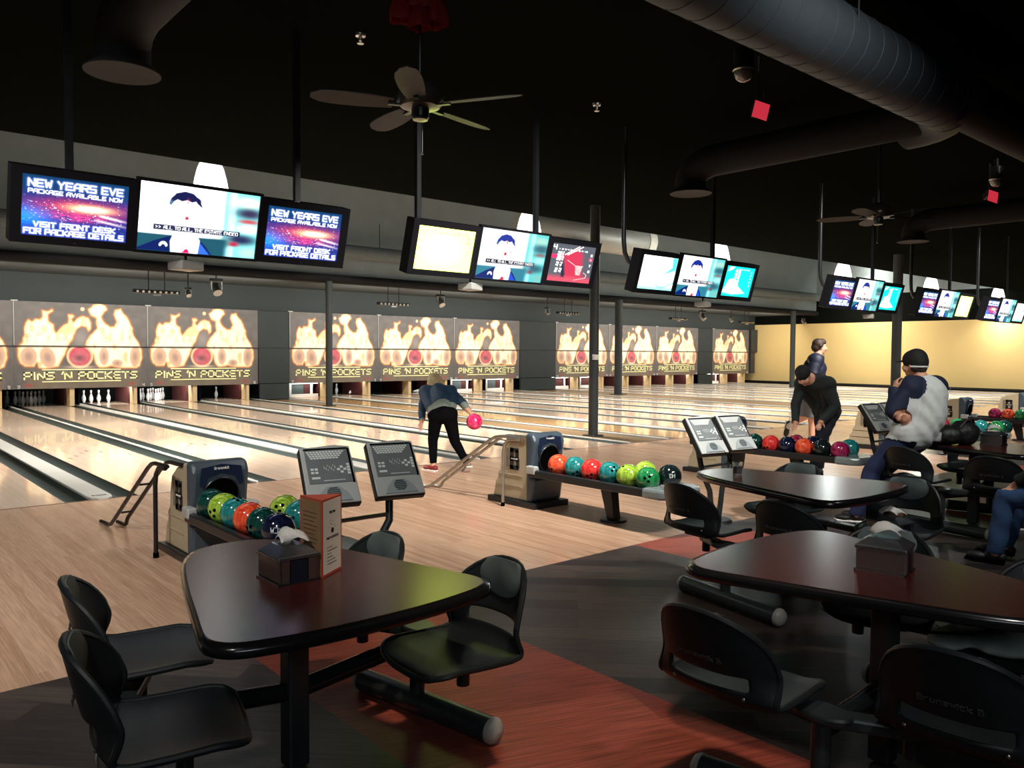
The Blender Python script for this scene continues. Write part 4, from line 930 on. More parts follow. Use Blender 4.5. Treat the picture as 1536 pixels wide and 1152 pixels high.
ball_return(RETX[3], 'ball return the bent man picks a ball from, between lanes five and six')
ball_return(RETX[4], 'ball return behind the man in the black cap')
ball_return(RETX[5], 'far ball return with a magenta and an orange ball at the right')
ball_return(RETX[6], 'farthest ball return, cut by the right edge of the picture')

def swirl(name, c1, c2):
    if name in MATS: return MATS[name]
    m = bpy.data.materials.new(name); m.use_nodes = True; n = m.node_tree.nodes; l = m.node_tree.links; b = n['Principled BSDF']
    tc = n.new('ShaderNodeTexCoord'); nz = n.new('ShaderNodeTexNoise'); nz.inputs['Scale'].default_value = 7; nz.inputs['Distortion'].default_value = 2.5; nz.inputs['Detail'].default_value = 3
    l.new(tc.outputs['Object'], nz.inputs['Vector'])
    rp = n.new('ShaderNodeValToRGB'); rp.color_ramp.elements[0].color = c1; rp.color_ramp.elements[1].color = c2
    rp.color_ramp.elements[0].position = 0.42; rp.color_ramp.elements[1].position = 0.66
    l.new(nz.outputs['Fac'], rp.inputs[0]); l.new(rp.outputs[0], b.inputs['Base Color'])
    b.inputs['Roughness'].default_value = 0.12; b.inputs['Coat Weight'].default_value = 0.6
    MATS[name] = m; return m
BC = {'red': swirl('ball_red', L(190, 30, 38), L(225, 70, 60)), 'orange': swirl('ball_orange', L(205, 50, 30), L(240, 110, 70)), 'teal': swirl('ball_teal', L(20, 95, 100), L(50, 150, 145)),
      'lime': swirl('ball_lime', L(110, 155, 30), L(190, 215, 90)), 'green': swirl('ball_green', L(20, 110, 60), L(50, 150, 85)), 'dark green': swirl('ball_darkgreen', L(8, 40, 38), L(25, 80, 70)),
      'navy': swirl('ball_navy', L(10, 14, 34), L(24, 34, 66)), 'black': swirl('ball_black', L(10, 16, 18), L(24, 40, 40)), 'crimson': swirl('ball_crimson', L(110, 14, 40), L(165, 40, 70)),
      'magenta': swirl('ball_magenta', L(120, 16, 60), L(175, 45, 95)), 'pink': swirl('ball_pink', L(215, 25, 90), L(245, 90, 140))}
def ball(col, loc, label, grp, holes=True, mark=None):
    t = MB().sph((0, 0, 0), 0.1085, n=32, m=20).build('bowling_ball', BC[col], smooth=True)
    tag(t, label, 'bowling ball', grp); t.location = loc
    if holes:
        mb = MB(); rs = random.Random(label)
        base = Vector((-0.55 + rs.uniform(-.9, .9), -0.75 + rs.uniform(-.3, 1.0), 0.2 + rs.uniform(-1.0, .6))).normalized()
        o1 = base.orthogonal().normalized(); o2 = base.cross(o1)
        for (a, b) in ((0, 0.26), (0.20, -0.1), (-0.20, -0.1)):
            d = (base + o1 * a + o2 * b).normalized()
            mb.cyl(d * 0.1078, d * 0.1092, 0.0125, n=12)
        mb.build('finger_holes', hole_black, t)
    if mark:
        d = Vector((-0.62, -0.76, 0.18)).normalized(); q = d.to_track_quat('Y', 'Z').to_euler()
        text_mb(strokes(mark, -0.022, 0.022, -0.016, 0.016), 0.0035, 0.0, 0.004).build('engraving', letter_white, t, loc=d * 0.1085, rot=q)
    return t
BZ = 0.468
g1 = 'balls on the nearest ball return'
for c, y, lb in (('dark green', -3.42, 'dark green ball half inside the port of the nearest return'), ('lime', -3.645, 'lime swirl ball second in the front row of the nearest return'), ('teal', -3.87, 'teal ball between a lime and an orange ball on the nearest return'), ('orange', -4.09, 'orange-red ball on the nearest return'), ('dark green', -4.31, 'dark teal-green ball between the orange and the navy ball')):
    ball(c, (1.32, y, BZ), lb, g1)
ball('navy', (1.32, -4.54, BZ), 'navy ball with a white mark at the end of the nearest return', g1, False, 'CW')
ball('lime', (1.55, -4.14, BZ + 0.03), 'lime ball in the back row of the nearest return', g1)
ball('teal', (1.55, -4.37, BZ + 0.03), 'teal ball in the back row of the nearest return', g1)
g2 = 'balls on the second ball return'
for c, y, lb in (('orange', -3.56, 'orange-red swirl ball nearest the port of the second return'), ('teal', -3.79, 'teal ball between the orange and the red ball, second return'), ('red', -4.01, 'red ball between two teal balls, second return'), ('teal', -4.24, 'teal ball left of the lime balls, second return'), ('lime', -4.46, 'lime ball in the front row, second return'), ('green', -4.69, 'solid green ball at the front end, second return')):
    ball(c, (4.70, y, BZ), lb, g2)
ball('lime', (4.93, -4.47, BZ + 0.01), 'lime ball in the back row, second return', g2)
ball('black', (4.93, -4.75, BZ + 0.01), 'black-green ball with white lettering at the tray end, second return', g2, False, 'HO')
g3 = 'balls on the third ball return'
for c, y, lb in (('dark green', -3.62, 'dark green ball nearest the port, under the bent man'), ('red', -3.85, 'red ball second on the bent man\'s return'), ('navy', -4.07, 'navy ball under the bent man\'s reaching hand'), ('orange', -4.29, 'orange-red swirl ball mid-rack on the bent man\'s return'), ('black', -4.52, 'black ball with olive sheen right of the orange ball'), ('magenta', -4.74, 'crimson-magenta ball near the clear tray, bent man\'s return')):
    ball(c, (8.09, y, BZ), lb, g3)
for c, y, lb in (('crimson', -4.06, 'crimson ball in the back row under the bent man\'s hand'), ('navy', -4.29, 'dark blue ball in the back row of the bent man\'s return'), ('teal', -4.74, 'teal ball in the back row at the tray end')):
    ball(c, (8.32, y, BZ + 0.01), lb, g3)
g4 = 'balls behind the black bag'
for c, y, lb in (('crimson', -4.14, 'crimson ball right behind the man in the cap'), ('green', -4.37, 'green ball peeking over the black bag'), ('teal', -4.70, 'teal ball right of the bag'), ('green', -4.92, 'green ball above the far napkin dispenser')):
    ball(c, (12.57, y, BZ + 0.02), lb, g4)
ball('dark green', (12.8, -4.95, BZ + 0.02), 'dark teal ball at the end of the rack behind the bag', g4)
g5 = 'balls on the far right return'
for c, y, lb in (('magenta', -3.79, 'magenta ball on the far right return'), ('orange', -4.01, 'orange ball on the far right return'), ('green', -4.23, 'green ball on the far right return'), ('green', -4.45, 'green ball cut by the right edge of the picture')):
    ball(c, (15.96, y, BZ + 0.01), lb, g5)

# bowling ramps
def ramp(x, y0, mat, label):
    t = thing('ball_ramp', label, 'ball ramp', (x, y0, 0), group='ball ramps')
    dx = 0.11
    for s_, oy in ((0, 0.0), (dx, -0.12)):
        MB().tube([(s_ - 0.02, 1.46 + oy, 0.022), (s_, 1.30 + oy, 0.018), (s_, 1.20 + oy * 0.5, 0.035), (s_, 1.1, 0.09), (s_, 0.5, 0.44), (s_, 0.12, 0.66), (s_, 0.03, 0.70), (s_, -0.06, 0.715), (s_, -0.34, 0.72)], 0.017, n=10).build('rail', mat, t, smooth=True)
    MB().cyl((0, 0.42, 0.485), (dx, 0.42, 0.485), 0.009).cyl((0, 0.95, 0.175), (dx, 0.95, 0.175), 0.009).build('rung', mat, t)
    MB().tube([(-0.02, -0.12, 0.0), (-0.02, -0.12, 0.55), (-0.02, -0.14, 0.64), (-0.02, -0.2, 0.695), (-0.02, -0.36, 0.71)], 0.017, n=10).build('leg', mat, t, smooth=True)
    MB().cyl((-0.02, -0.12, 0), (-0.02, -0.12, 0.04), 0.021).build('rubber_tip', hole_black, t)
ramp(1.11, -2.76, M('ramp_black', (0.015, 0.012, 0.012), 0.35, 0.3), 'black tubular ball ramp leaning beside the nearest return')
ramp(4.49, -2.86, M('ramp_steel', (0.38, 0.36, 0.32), 0.3, 0.8), 'grey steel ball ramp behind the bowling woman')

# ------------------------------------------------------------------ keyboard consoles
con_grey = M('console_grey', L(186, 190, 188), 0.4, var=0.05)
con_key = M('console_panel', L(120, 126, 128), 0.35)
con_white = M('console_keys', L(222, 226, 222), 0.4, emit=(0.8, 0.85, 0.85, 1), es=0.06)
def console(x, y, z, rz, label):
    t = thing('keyboard_console', label, 'console', (x, y, z), rz, group='lane keyboard consoles')
    t.rotation_euler = (R_(-38), 0, rz)
    # face in local xz plane, front -y
    ol = [(-0.165, -0.20), (0.165, -0.20), (0.16, 0.20), (0.06, 0.215), (-0.06, 0.205), (-0.16, 0.20)]
    MB().prism(ol, 0.0, 0.055, 'y').build('casing', black_plastic, t, bevel=0.01)
    MB().prism([(a * 0.97, b * 0.975) for a, b in ol], -0.012, 0.0, 'y').build('face_plate', con_grey, t, bevel=0.006)
    MB().box((0, -0.015, 0.055), (0.265, 0.008, 0.23)).build('key_panel', con_key, t)
    MB().box((0.137, -0.015, 0.055), (0.012, 0.01, 0.24)).box((0, -0.015, 0.176), (0.27, 0.01, 0.01)).build('panel_shadow_gap', hole_black, t)
    k_ = MB()
    for r_ in range(4):
        nk = 12 - r_
        for i in range(nk): k_.box((-0.115 + 0.006 * r_ + i * 0.0195, -0.0195, 0.155 - r_ * 0.0145), (0.015, 0.003, 0.0105))
    for (a, b) in ((-0.105, 0.035), (-0.08, 0.035), (-0.105, 0.012), (-0.08, 0.012), (0.075, 0.01), (0.095, 0.028), (0.055, 0.028), (0.075, 0.045), (0.118, 0.06), (0.118, 0.04), (0.118, 0.02), (0.118, 0.0)): k_.box((a, -0.0195, b), (0.018, 0.003, 0.014))
    k_.box((-0.09, -0.0195, -0.025), (0.05, 0.003, 0.014)); k_.box((0.02, -0.0195, -0.045), (0.13, 0.003, 0.004))
    for i in range(14): k_.box((-0.03 + (i % 7) * 0.011, -0.0195, 0.04 + (i // 7) * 0.018 - (i % 3) * 0.008), (0.005, 0.003, 0.005))
    k_.build('keys', con_white, t)
    MB().prism([(-0.11, -0.185), (0.11, -0.185), (0.085, -0.13), (0.04, -0.085), (-0.04, -0.085), (-0.085, -0.13)], -0.02, -0.01, 'y').build('speaker_hump', M('console_hump', L(160, 170, 172), 0.35), t, bevel=0.006)
    sl = MB()
    for i in range(6):
        zz = -0.162 + i * 0.0125; hw = 0.042 * math.sqrt(max(0.05, 1 - ((i - 2.5) / 3.2) ** 2)); sl.box((0, -0.021, zz), (hw * 2, 0.004, 0.0065))
    sl.build('speaker_grille', M('grille_dark', (0.02, 0.03, 0.035), 0.5), t)
    return t
def stand(x0, x1, y, zt, label):
    t = thing('console_stand', label, 'stand', ((x0 + x1) / 2, y + 0.05, 0), group='console stands')
    h = (x1 - x0) / 2
    for s_ in (-1, 1):
        MB().tube([(s_ * 0.05, 0.0, 0.02), (s_ * 0.10, 0.0, 0.3), (s_ * h * 0.95, 0.0, zt - 0.34), (s_ * h, 0.02, zt - 0.22), (s_ * h, 0.05, zt - 0.1), (s_ * h, 0.06, zt - 0.01)], 0.026, n=12).build('pole', frame_green, t, smooth=True)
        MB().box((s_ * h, 0.05, zt - 0.05), (0.12, 0.09, 0.08)).build('bracket', black_plastic, t, bevel=0.01)
    MB().cyl((-h, 0, zt - 0.30), (h, 0, zt - 0.30), 0.014).build('crossbar', steel, t)
    MB().lathe([(0.0, 0.03), (0.14, 0.025), (0.16, 0.0), (0.0, 0.0)], n=24).build('base_plate', dark_metal, t, smooth=True)
CZ = 0.83
for x0, x1, la, lb2, ls in ((1.50, 1.965, 'left keyboard console of the pair behind the nearest table', 'right keyboard console of the pair behind the nearest table', 'two-armed dark stand of the consoles behind the nearest table'),
                            (5.32, 5.79, 'left keyboard console of the pair beyond the table with the glass', 'right keyboard console of the pair beyond the table with the glass', 'two-armed stand of the consoles beyond the table with the glass'),
                            (8.75, 9.2, 'keyboard console mostly behind the bent man', 'keyboard console beside the man in the black cap', 'stand of the consoles beside the man in the black cap')):
    console(x0, -4.86, CZ, R_(-12), la); console(x1, -4.86, CZ, R_(-12), lb2)
    stand(x0, x1, -4.86, CZ, ls)

# ------------------------------------------------------------------ tables
half = [(0.0, 0.66), (0.10, 0.645), (0.19, 0.58), (0.27, 0.44), (0.345, 0.20), (0.415, -0.06), (0.475, -0.30), (0.52, -0.47), (0.515, -0.54), (0.46, -0.60), (0.30, -0.635), (0.15, -0.65)]
outl = half + [(0.0, -0.655)] + [(-a, b) for a, b in reversed(half[1:])]
def smooth_loop(P, it=2):
    for _ in range(it):
        Q = []
        for i in range(len(P)):
            a = P[i]; b = P[(i + 1) % len(P)]
            Q += [(a[0] * .75 + b[0] * .25, a[1] * .75 + b[1] * .25), (a[0] * .25 + b[0] * .75, a[1] * .25 + b[1] * .75)]
        P = Q
    return P
outl = smooth_loop(outl, 2)
top_m = M('table_mahogany', L(70, 27, 23), 0.25, var=0.35, scale=9, stretch=(1, 7, 1), spec=0.5)
def table(x, y, rz, label):
    t = thing('bowling_table', label, 'table', (x, y, 0), rz, group='fixed tables in the seating area')
    P = []; prof = [(0.962, 0.7405), (1.0, 0.736), (1.012, 0.722), (1.01, 0.705), (0.985, 0.695), (0.93, 0.694)]
    n_ = len(outl)
    for s_, z in prof: P += [(a * s_ - 0, b * s_, z) for a, b in outl]
    mb = MB().add(P, [(i * n_ + j, i * n_ + (j + 1) % n_, (i + 1) * n_ + (j + 1) % n_, (i + 1) * n_ + j) for i in range(len(prof) - 1) for j in range(n_)] + [tuple(range((len(prof) - 1) * n_, len(prof) * n_))])
    mb.build('edge_band', edge_black, t, smooth=True, angle=60)
    MB().prism([(a * 0.966, b * 0.966) for a, b in outl], 0.725, 0.7412).build('tabletop', top_m, t)
    MB().box((0, 0, 0.35), (0.085, 0.085, 0.69)).build('post', frame_green, t, bevel=0.01)
    MB().box((0, 0, 0.68), (0.4, 0.4, 0.02)).build('top_plate', dark_metal, t)
    for s_ in (-1, 1):
        a = Vector((s_ * 0.54, 0.42, 0.055)); b = Vector((s_ * 0.68, -0.36, 0.055))
        MB().cyl(a, b, 0.052, n=20).build('floor_tube', frame_green, t, smooth=True)
        for e, d in ((a, (a - b).normalized()), (b, (b - a).normalized())):
            q = d.to_track_quat('Z', 'Y').to_euler()
            MB().lathe([(0.054, 0.0), (0.054, 0.012), (0.045, 0.028), (0.025, 0.038), (0.0, 0.042)], n=20).build('end_cap', cap_grey, t, smooth=True, loc=e - d * 0.006, rot=q)
        c = Vector((s_ * 0.60, 0.06, 0))
        MB().cyl(c + Vector((0, 0, 0.05)), c + Vector((0, 0, 0.36)), 0.033, n=16).build('pedestal', frame_green, t, smooth=True)
        MB().cyl((0, 0, 0.29), c + Vector((0, 0, 0.33)), 0.036, n=16).build('arm_tube', M('arm_gloss', (0.03, 0.036, 0.04), 0.12, 0.6), t, smooth=True)
        MB().lathe([(0.0, 0.40), (0.075, 0.40), (0.08, 0.392), (0.075, 0.375), (0.0, 0.375)], c=(c.x, c.y, 0), n=24, sx=0.8, sy=1.35).build('pedestal_plate', cap_grey if False else frame_green, t, smooth=True)
        for (cx, cy) in ((0.53, -0.36), (0.47, 0.30)):
            q = Vector((s_ * cx, cy, 0.375)); dd = (q - Vector((c.x, c.y, 0.375))); ang = math.atan2(dd.y, dd.x)
            MB().box(((q.x + c.x) / 2, (q.y + c.y) / 2, 0.372), (dd.length + 0.06, 0.075, 0.045), rot=(0, 0, ang)).build('seat_arm', frame_green, t, bevel=0.01)
            MB().cyl(q + Vector((0, 0, -0.09)), q + Vector((0, 0, 0.035)), 0.026, n=16).build('swivel_stub', dark_metal, t, smooth=True)
    return t
TA = (0.52, -6.42); TB = (2.28, -7.86); TC = (4.03, -6.42); TD = (7.35, -6.42)
table(TA[0], TA[1], 0, 'dark red table with yellow-green light on its corner, nearest on the left')
table(TB[0], TB[1], PI, 'dark red table with blue light on its corner, nearest on the right')
table(TC[0], TC[1], 0, 'dark red table holding the drink glass')
table(TD[0], TD[1], 0, 'far table under the black bag where the man in the cap leans')

# ------------------------------------------------------------------ chairs
def shell_mesh():
    nu, nv = 24, 44
    # centre profile (y, z)
    key = [(0.215, 0.425), (0.20, 0.440), (0.12, 0.447), (0.0, 0.440), (-0.10, 0.437), (-0.165, 0.447), (-0.198, 0.472), (-0.215, 0.515), (-0.230, 0.57), (-0.252, 0.65), (-0.270, 0.725), (-0.276, 0.756)]
    K = [Vector((0, a, b)) for a, b in key]
    L_ = [0]
    for a, b in zip(K[:-1], K[1:]): L_.append(L_[-1] + (b - a).length)
    T = L_[-1]
    def at(s):
        s = max(0, min(T, s))
        for i in range(len(K) - 1):
            if s <= L_[i + 1] + 1e-9:
                f_ = (s - L_[i]) / (L_[i + 1] - L_[i]); return K[i].lerp(K[i + 1], f_)
        return K[-1]
    P = []; info = []
    for j in range(nv + 1):
        for i in range(nu + 1):
            u = -1 + 2 * i / nu; au = abs(u)
            s0 = 0.09 * (1 - (1 - au ** 3) ** (1 / 3)); s1 = T - 0.20 * (1 - (1 - au ** 2.3) ** (1 / 2.3))
            s = s0 + (0.462 - s0) * j / 24 if j <= 24 else (0.462 + 0.05 * (j - 24) / 3 if j <= 27 else 0.512 + (s1 - 0.512) * (j - 27) / 17)
            p = at(s); f_ = s / T
            hw = 0.215 + 0.012 * math.sin(PI * min(1, f_ * 1.1))
            back = (lambda q_: q_ * q_ * (3 - 2 * q_))(max(0, min(1, (s - 0.33) / 0.20)))
            y = p.y + back * 0.10 * au ** 2.4
            z = p.z + (1 - back) * (0.018 * au ** 4) + (0.02 * au ** 3 * (1 - back) * 0)
            P.append((u * hw, y, z)); info.append((u, s))
    F = []
    for j in range(nv):
        for i in range(nu):
            ids = (j * (nu + 1) + i, j * (nu + 1) + i + 1, (j + 1) * (nu + 1) + i + 1, (j + 1) * (nu + 1) + i)
            uc = sum(info[q][0] for q in ids) / 4; sc_ = sum(info[q][1] for q in ids) / 4
            if abs(uc) < 0.66 and 24 <= j < 27: continue
            F.append(ids)
    me = bpy.data.meshes.new('seat_shell'); me.from_pydata(P, [], F); me.materials.append(chair_plastic)
    for p in me.polygons: p.use_smooth = True
    return me, at, T
SHELL, s_at, S_T = shell_mesh()
def make_chair():
    t = bpy.data.objects.new('swivel_chair', None); C.objects.link(t)
    o = inst('seat_shell', SHELL, t)
    m = o.modifiers.new('solid', 'SOLIDIFY'); m.thickness = 0.016; m.offset = 0
    m = o.modifiers.new('bev', 'SUBSURF'); m.levels = 1; m.render_levels = 1
    # rim bead round the outline
    pts = []
    nb = 40
    for i in range(nb):
        a = i / (nb - 1)
        pts.append(a)
    rim = []
    def edge(u, e):
        au = abs(u); s0 = 0.09 * (1 - (1 - au ** 3) ** (1 / 3)); s1 = S_T - 0.20 * (1 - (1 - au ** 2.3) ** (1 / 2.3))
        return s0 if e == 0 else s1
    def P_(u, s):
        p = s_at(s); f_ = s / S_T; hw = 0.215 + 0.012 * math.sin(PI * min(1, f_ * 1.1)); back = (lambda q_: q_ * q_ * (3 - 2 * q_))(max(0, min(1, (s - 0.33) / 0.20))); au = abs(u)
        return Vector((u * hw, p.y + back * 0.10 * au ** 2.4, p.z + (1 - back) * 0.018 * au ** 4))
    for i in range(17):
        th = PI * i / 16; u = -math.cos(th); rim.append(P_(u, edge(u, 1)))
    for j in range(1, 24): rim.append(P_(1, edge(1, 1) + (edge(1, 0) - edge(1, 1)) * j / 24))
    for i in range(17):
        th = PI * i / 16; u = math.cos(th); rim.append(P_(u, edge(u, 0)))
    for j in range(1, 25): rim.append(P_(-1, edge(1, 0) + (edge(1, 1) - edge(1, 0)) * j / 24))
    MB().tube(rim, 0.0115, n=8, caps=False).build('rim', chair_plastic, t, smooth=True)
    # oval pad on the front of the backrest
    mb = MB(); n_ = 28; P = []
    for k_, r_ in enumerate((1.0, 0.93)):
        for j in range(n_):
            a = 2 * PI * j / n_; u = 0.60 * math.cos(a) * r_; dz = 0.088 * math.sin(a) * r_
            q = P_(u, 0.665 + dz); P.append((q.x, q.y + 0.010 + 0.006 * k_, q.z))
    mb.add(P, [(j, (j + 1) % n_, n_ + (j + 1) % n_, n_ + j) for j in range(n_)] + [tuple(range(n_, 2 * n_))]).build('back_pad', pad_grey, t, smooth=True, angle=50)
    q = P_(0.1, 0.70); text_mb(strokes('B', -0.012, 0.012, -0.014, 0.014), 0.005, 0, 0.003).build('pad_letter', logo_black, t, loc=(0.0, q.y + 0.019, q.z), rot=(R_(-10), 0, PI))
    # lettering on the rear
    q = P_(0.0, 0.565); text_mb(strokes('Brunswick B', -0.085, 0.085, -0.008, 0.008), 0.003, 0, 0.002).build('rear_lettering', letter_dim, t, loc=(0, q.y - 0.011, q.z), rot=(R_(14), 0, 0))
    # slot bolts and under-seat mount
    MB().sph((-0.135, -0.189, 0.480), 0.007, n=10, m=6).sph((0.135, -0.189, 0.480), 0.007, n=10, m=6).build('slot_bolts', steel, t, smooth=True)
    MB().box((0, 0.0, 0.419), (0.18, 0.22, 0.02)).build('seat_mount', dark_metal, t, bevel=0.004)
    return t
chair0 = make_chair(); used = [False]
GC_ = 'swivel chairs around the fixed tables'
def chair(x, y, facing_deg, label):
    rz = R_(facing_deg - 90)
    if not used[0]:
        t = chair0; used[0] = True
    else:
        t = dup(chair0)
    t.location = (x, y, 0); t.rotation_euler = (0, 0, rz)
    tag(t, label, 'chair', GC_)
    return t
chair(TA[0] - 0.44, -6.11, -14, 'black shell chair at the far left of the nearest left table')
chair(TA[0] - 0.57, -6.77, -16, 'black shell chair at the bottom left corner of the picture')
chair(TA[0] + 0.45, -6.82, 178, 'black shell chair at the yellow-lit corner of the nearest left table')
chair(TA[0] + 0.33, -6.16, 182, 'black shell chair behind the menu card, its back rising over the table')
chair(TB[0] - 0.71, -7.68, 0, 'black shell chair seen from behind at the blue-lit table')
chair(TB[0] - 0.48, -8.34, 5, 'black shell chair seen from behind in the bottom right corner')
chair(TB[0] + 0.48, -7.62, 198, 'black shell chair mostly hidden beyond the nearest right table')
chair(TB[0] + 0.42, -8.24, 175, 'black shell chair with a grey jacket on its seat')
chair(TC[0] - 0.52, -6.16, -8, 'black shell chair left of the drink glass table, seen from behind, nearer the lanes')
chair(TC[0] - 0.56, -6.86, -4, 'black shell chair seen from behind in front of the glass table, by the blue corner')
chair(TC[0] + 0.40, -6.98, 190, 'black shell chair carrying a napkin dispenser and menu card')
chair(TC[0] + 0.48, -6.12, 180, 'black shell chair half hidden behind the glass table')
chair(6.72, -6.16, -10, 'black shell chair in front of the leaning man in the cap')
chair(6.62, -6.86, 5, 'black shell chair seen side-on with a white napkin on its seat')
chair(TD[0] + 0.55, -6.16, 180, 'black shell chair beyond the far table under the black bag')
chair(6.15, -7.62, 112, 'black shell chair under the seated person at the right edge')

# ------------------------------------------------------------------ things on the tables
def dispenser(x, y, z, rz, label, w=0.153, d=0.175, h=0.10, front='dark'):
    t = thing('napkin_dispenser', label, 'napkin dispenser', (x, y, z), rz, group='napkin dispensers')
    MB().box((0, 0, h / 2 + 0.004), (w - 0.012, d - 0.012, h)).build('body', M('dispenser_black', (0.012, 0.012, 0.013), 0.22), t, bevel=0.004)
    for sx in (-1, 1):
        MB().box((sx * (w / 2 - 0.003), 0, h / 2), (0.006, d, h)).box((sx * (w / 2), 0, 0.004), (0.02, d, 0.008)).build('side_plate', steel, t)
    MB().box((0, 0, 0.004), (w + 0.012, d + 0.012, 0.008)).build('base', dark_metal, t)
    top = MB(); hw, hd = w / 2 + 0.006, d / 2 + 0.006
    top.add([(-hw, -hd, h), (hw, -hd, h), (hw, hd, h), (-hw, hd, h), (-hw * 0.5, -hd * 0.55, h + 0.03), (hw * 0.5, -hd * 0.55, h + 0.03), (hw * 0.5, hd * 0.55, h + 0.03), (-hw * 0.5, hd * 0.55, h + 0.03), (-hw, -hd, h - 0.012), (hw, -hd, h - 0.012), (hw, hd, h - 0.012), (-hw, hd, h - 0.012)],
            [(4, 5, 6, 7), (0, 1, 5, 4), (1, 2, 6, 5), (2, 3, 7, 6), (3, 0, 4, 7), (8, 9, 1, 0), (9, 10, 2, 1), (10, 11, 3, 2), (11, 8, 0, 3), (11, 10, 9, 8)])
    top.build('lid', M('dispenser_lid', (0.3, 0.33, 0.36), 0.25, 0.9), t, bevel=0.003)
    MB().box((0.0, -d / 2 - 0.001, h * 0.47), (w * 0.42, 0.004, h * 0.8)).build('front_window', M('window_dark', (0.01, 0.014, 0.025), 0.08), t)
    MB().box((-w * 0.34, -d / 2 - 0.001, h * 0.47), (w * 0.2, 0.004, h * 0.85)).box((w * 0.34, -d / 2 - 0.001, h * 0.47), (w * 0.2, 0.004, h * 0.85)).build('front_chrome', steel, t)
    mb = MB(); P = []; n1, n2 = 7, 9; rs = random.Random(label)
    for i in range(n1):
        for j in range(n2):
            f_ = i / (n1 - 1); g_ = j / (n2 - 1) - 0.5
            P.append((g_ * w * 0.75 * (1 - 0.35 * f_), -d * 0.32 + d * 0.62 * f_ + 0.012 * math.sin(7 * g_ + 2), h + 0.027 + 0.06 * math.sin(PI * (0.15 + 0.75 * f_)) * (1 - 1.4 * g_ * g_) + 0.006 * math.sin(11 * g_ + 5 * f_)))
    mb.add(P, [(i * n2 + j, i * n2 + j + 1, (i + 1) * n2 + j + 1, (i + 1) * n2 + j) for i in range(n1 - 1) for j in range(n2 - 1)])
    o = mb.build('napkin', white_paper, t, smooth=True, angle=180)
    m = o.modifiers.new('s', 'SOLIDIFY'); m.thickness = 0.0015
    return t
TZ = 0.7412
dispenser(0.475, -6.465, TZ, R_(0), 'chrome and black napkin dispenser beside the menu card')
dispenser(2.315, -7.835, TZ, R_(12), 'black napkin dispenser with a tall white napkin, on the blue-lit table')
dispenser(4.22, -7.02, 0.447, R_(-10), 'napkin dispenser standing on a chair seat by the glass table', w=0.15, d=0.22)
dispenser(7.52, -6.52, TZ, R_(0), 'chrome napkin dispenser on the far table beside the black bag', w=0.16)
def menu(x, y, z, rz, label, h=0.29, w=0.155):
    t = thing('menu_card', label, 'menu card', (x, y, z), rz, group='menu cards')
    a = w / math.sqrt(3); V = [(a * math.cos(R_(q)), a * math.sin(R_(q))) for q in (-90, 30, 150)]
    MB().prism(V, 0, h).build('card', M('menu_red', L(196, 84, 60), 0.6), t)
    faces = [((V[0], V[1]), 'front'), ((V[2], V[0]), 'side')]
    for ((p, q), kind_) in faces:
        p = Vector((p[0], p[1], 0)); q = Vector((q[0], q[1], 0)); d = (q - p).normalized(); nrm = Vector((d.y, -d.x, 0))
        ang = math.atan2(d.y, d.x); L0 = (q - p).length
        mid = (p + q) / 2 + nrm * 0.0006
        MB().box((0, 0, 0), (L0 * 0.88, 0.0008, h * 0.94)).build('page', M('menu_white', L(238, 232, 220), 0.6, var=0.02) if kind_ == 'front' else M('menu_tan', L(150, 118, 84), 0.6), t, loc=mid + Vector((0, 0, h / 2)), rot=(0, 0, ang))
        tx = []
        if kind_ == 'front':
            tx += strokes('Welcome', -0.022, 0.022, 0.232, 0.241)
            for i, (a_, b_) in enumerate(((-0.04, 0.0), (-0.04, 0.035), (-0.04, -0.01), (-0.04, 0.0), (-0.04, 0.02), (-0.04, 0.03))): tx.append(((a_, 0.105 - i * 0.0125), (b_, 0.105 - i * 0.0125)))
            tx += strokes("PINS 'N POCKETS", -0.045, 0.045, 0.136, 0.143)
        else:
            for i in range(9): tx.append(((-0.05, 0.235 - i * 0.016), (0.045 - (i % 3) * 0.01, 0.235 - i * 0.016)))
        o = text_mb(tx, 0.0018, -0.001, 0.0006).build('print', M('print_dark', (0.03, 0.02, 0.02), 0.6), t, loc=mid, rot=(0, 0, ang))
        if kind_ == 'front':
            bl = MB().cyl((0, -0.0005, 0.165), (0, -0.0015, 0.165), 0.010, n=18)
            for (a_, b_) in ((-0.022, 0.178), (-0.012, 0.192), (0.014, 0.184), (0.022, 0.176), (0.004, 0.20), (-0.018, 0.205), (-0.004, 0.187)): bl.cyl((a_, -0.0005, b_), (a_, -0.0013, b_), 0.0018, n=8)
            bl.build('ball_emblem', M('print_black', (0.01, 0.01, 0.01), 0.5), t, loc=mid, rot=(0, 0, ang))
    return t
menu(0.605, -6.475, TZ, R_(-26), 'three-sided menu card with red border on the nearest left table')
menu(4.33, -6.98, 0.447, R_(10), 'orange and tan menu card standing on the chair by the glass table', h=0.15, w=0.12)
t = thing('drink_glass', 'short glass of dark drink with a black straw', 'glass', (3.97, -6.08, TZ))
MB().lathe([(0.0, 0.0), (0.031, 0.0), (0.036, 0.09), (0.034, 0.09), (0.029, 0.012), (0.0, 0.012)], n=24).build('tumbler', M('clear_glass', (0.9, 0.92, 0.92), 0.03, trans=0.95, var=0), t, smooth=True)
MB().lathe([(0.0, 0.014), (0.0285, 0.014), (0.0325, 0.062), (0.0, 0.062)], n=24).build('drink', M('cola', (0.012, 0.004, 0.003), 0.1), t, smooth=True)
MB().cyl((0.01, 0.012, 0.02), (-0.075, 0.06, 0.17), 0.0028, n=8).build('straw', hole_black, t)
t = tag(MB().build('loose_napkin', white_paper), 'crumpled white napkin lying on the side-on chair seat', 'napkin')
bpy.data.objects.remove(t)
mb = MB(); P = []
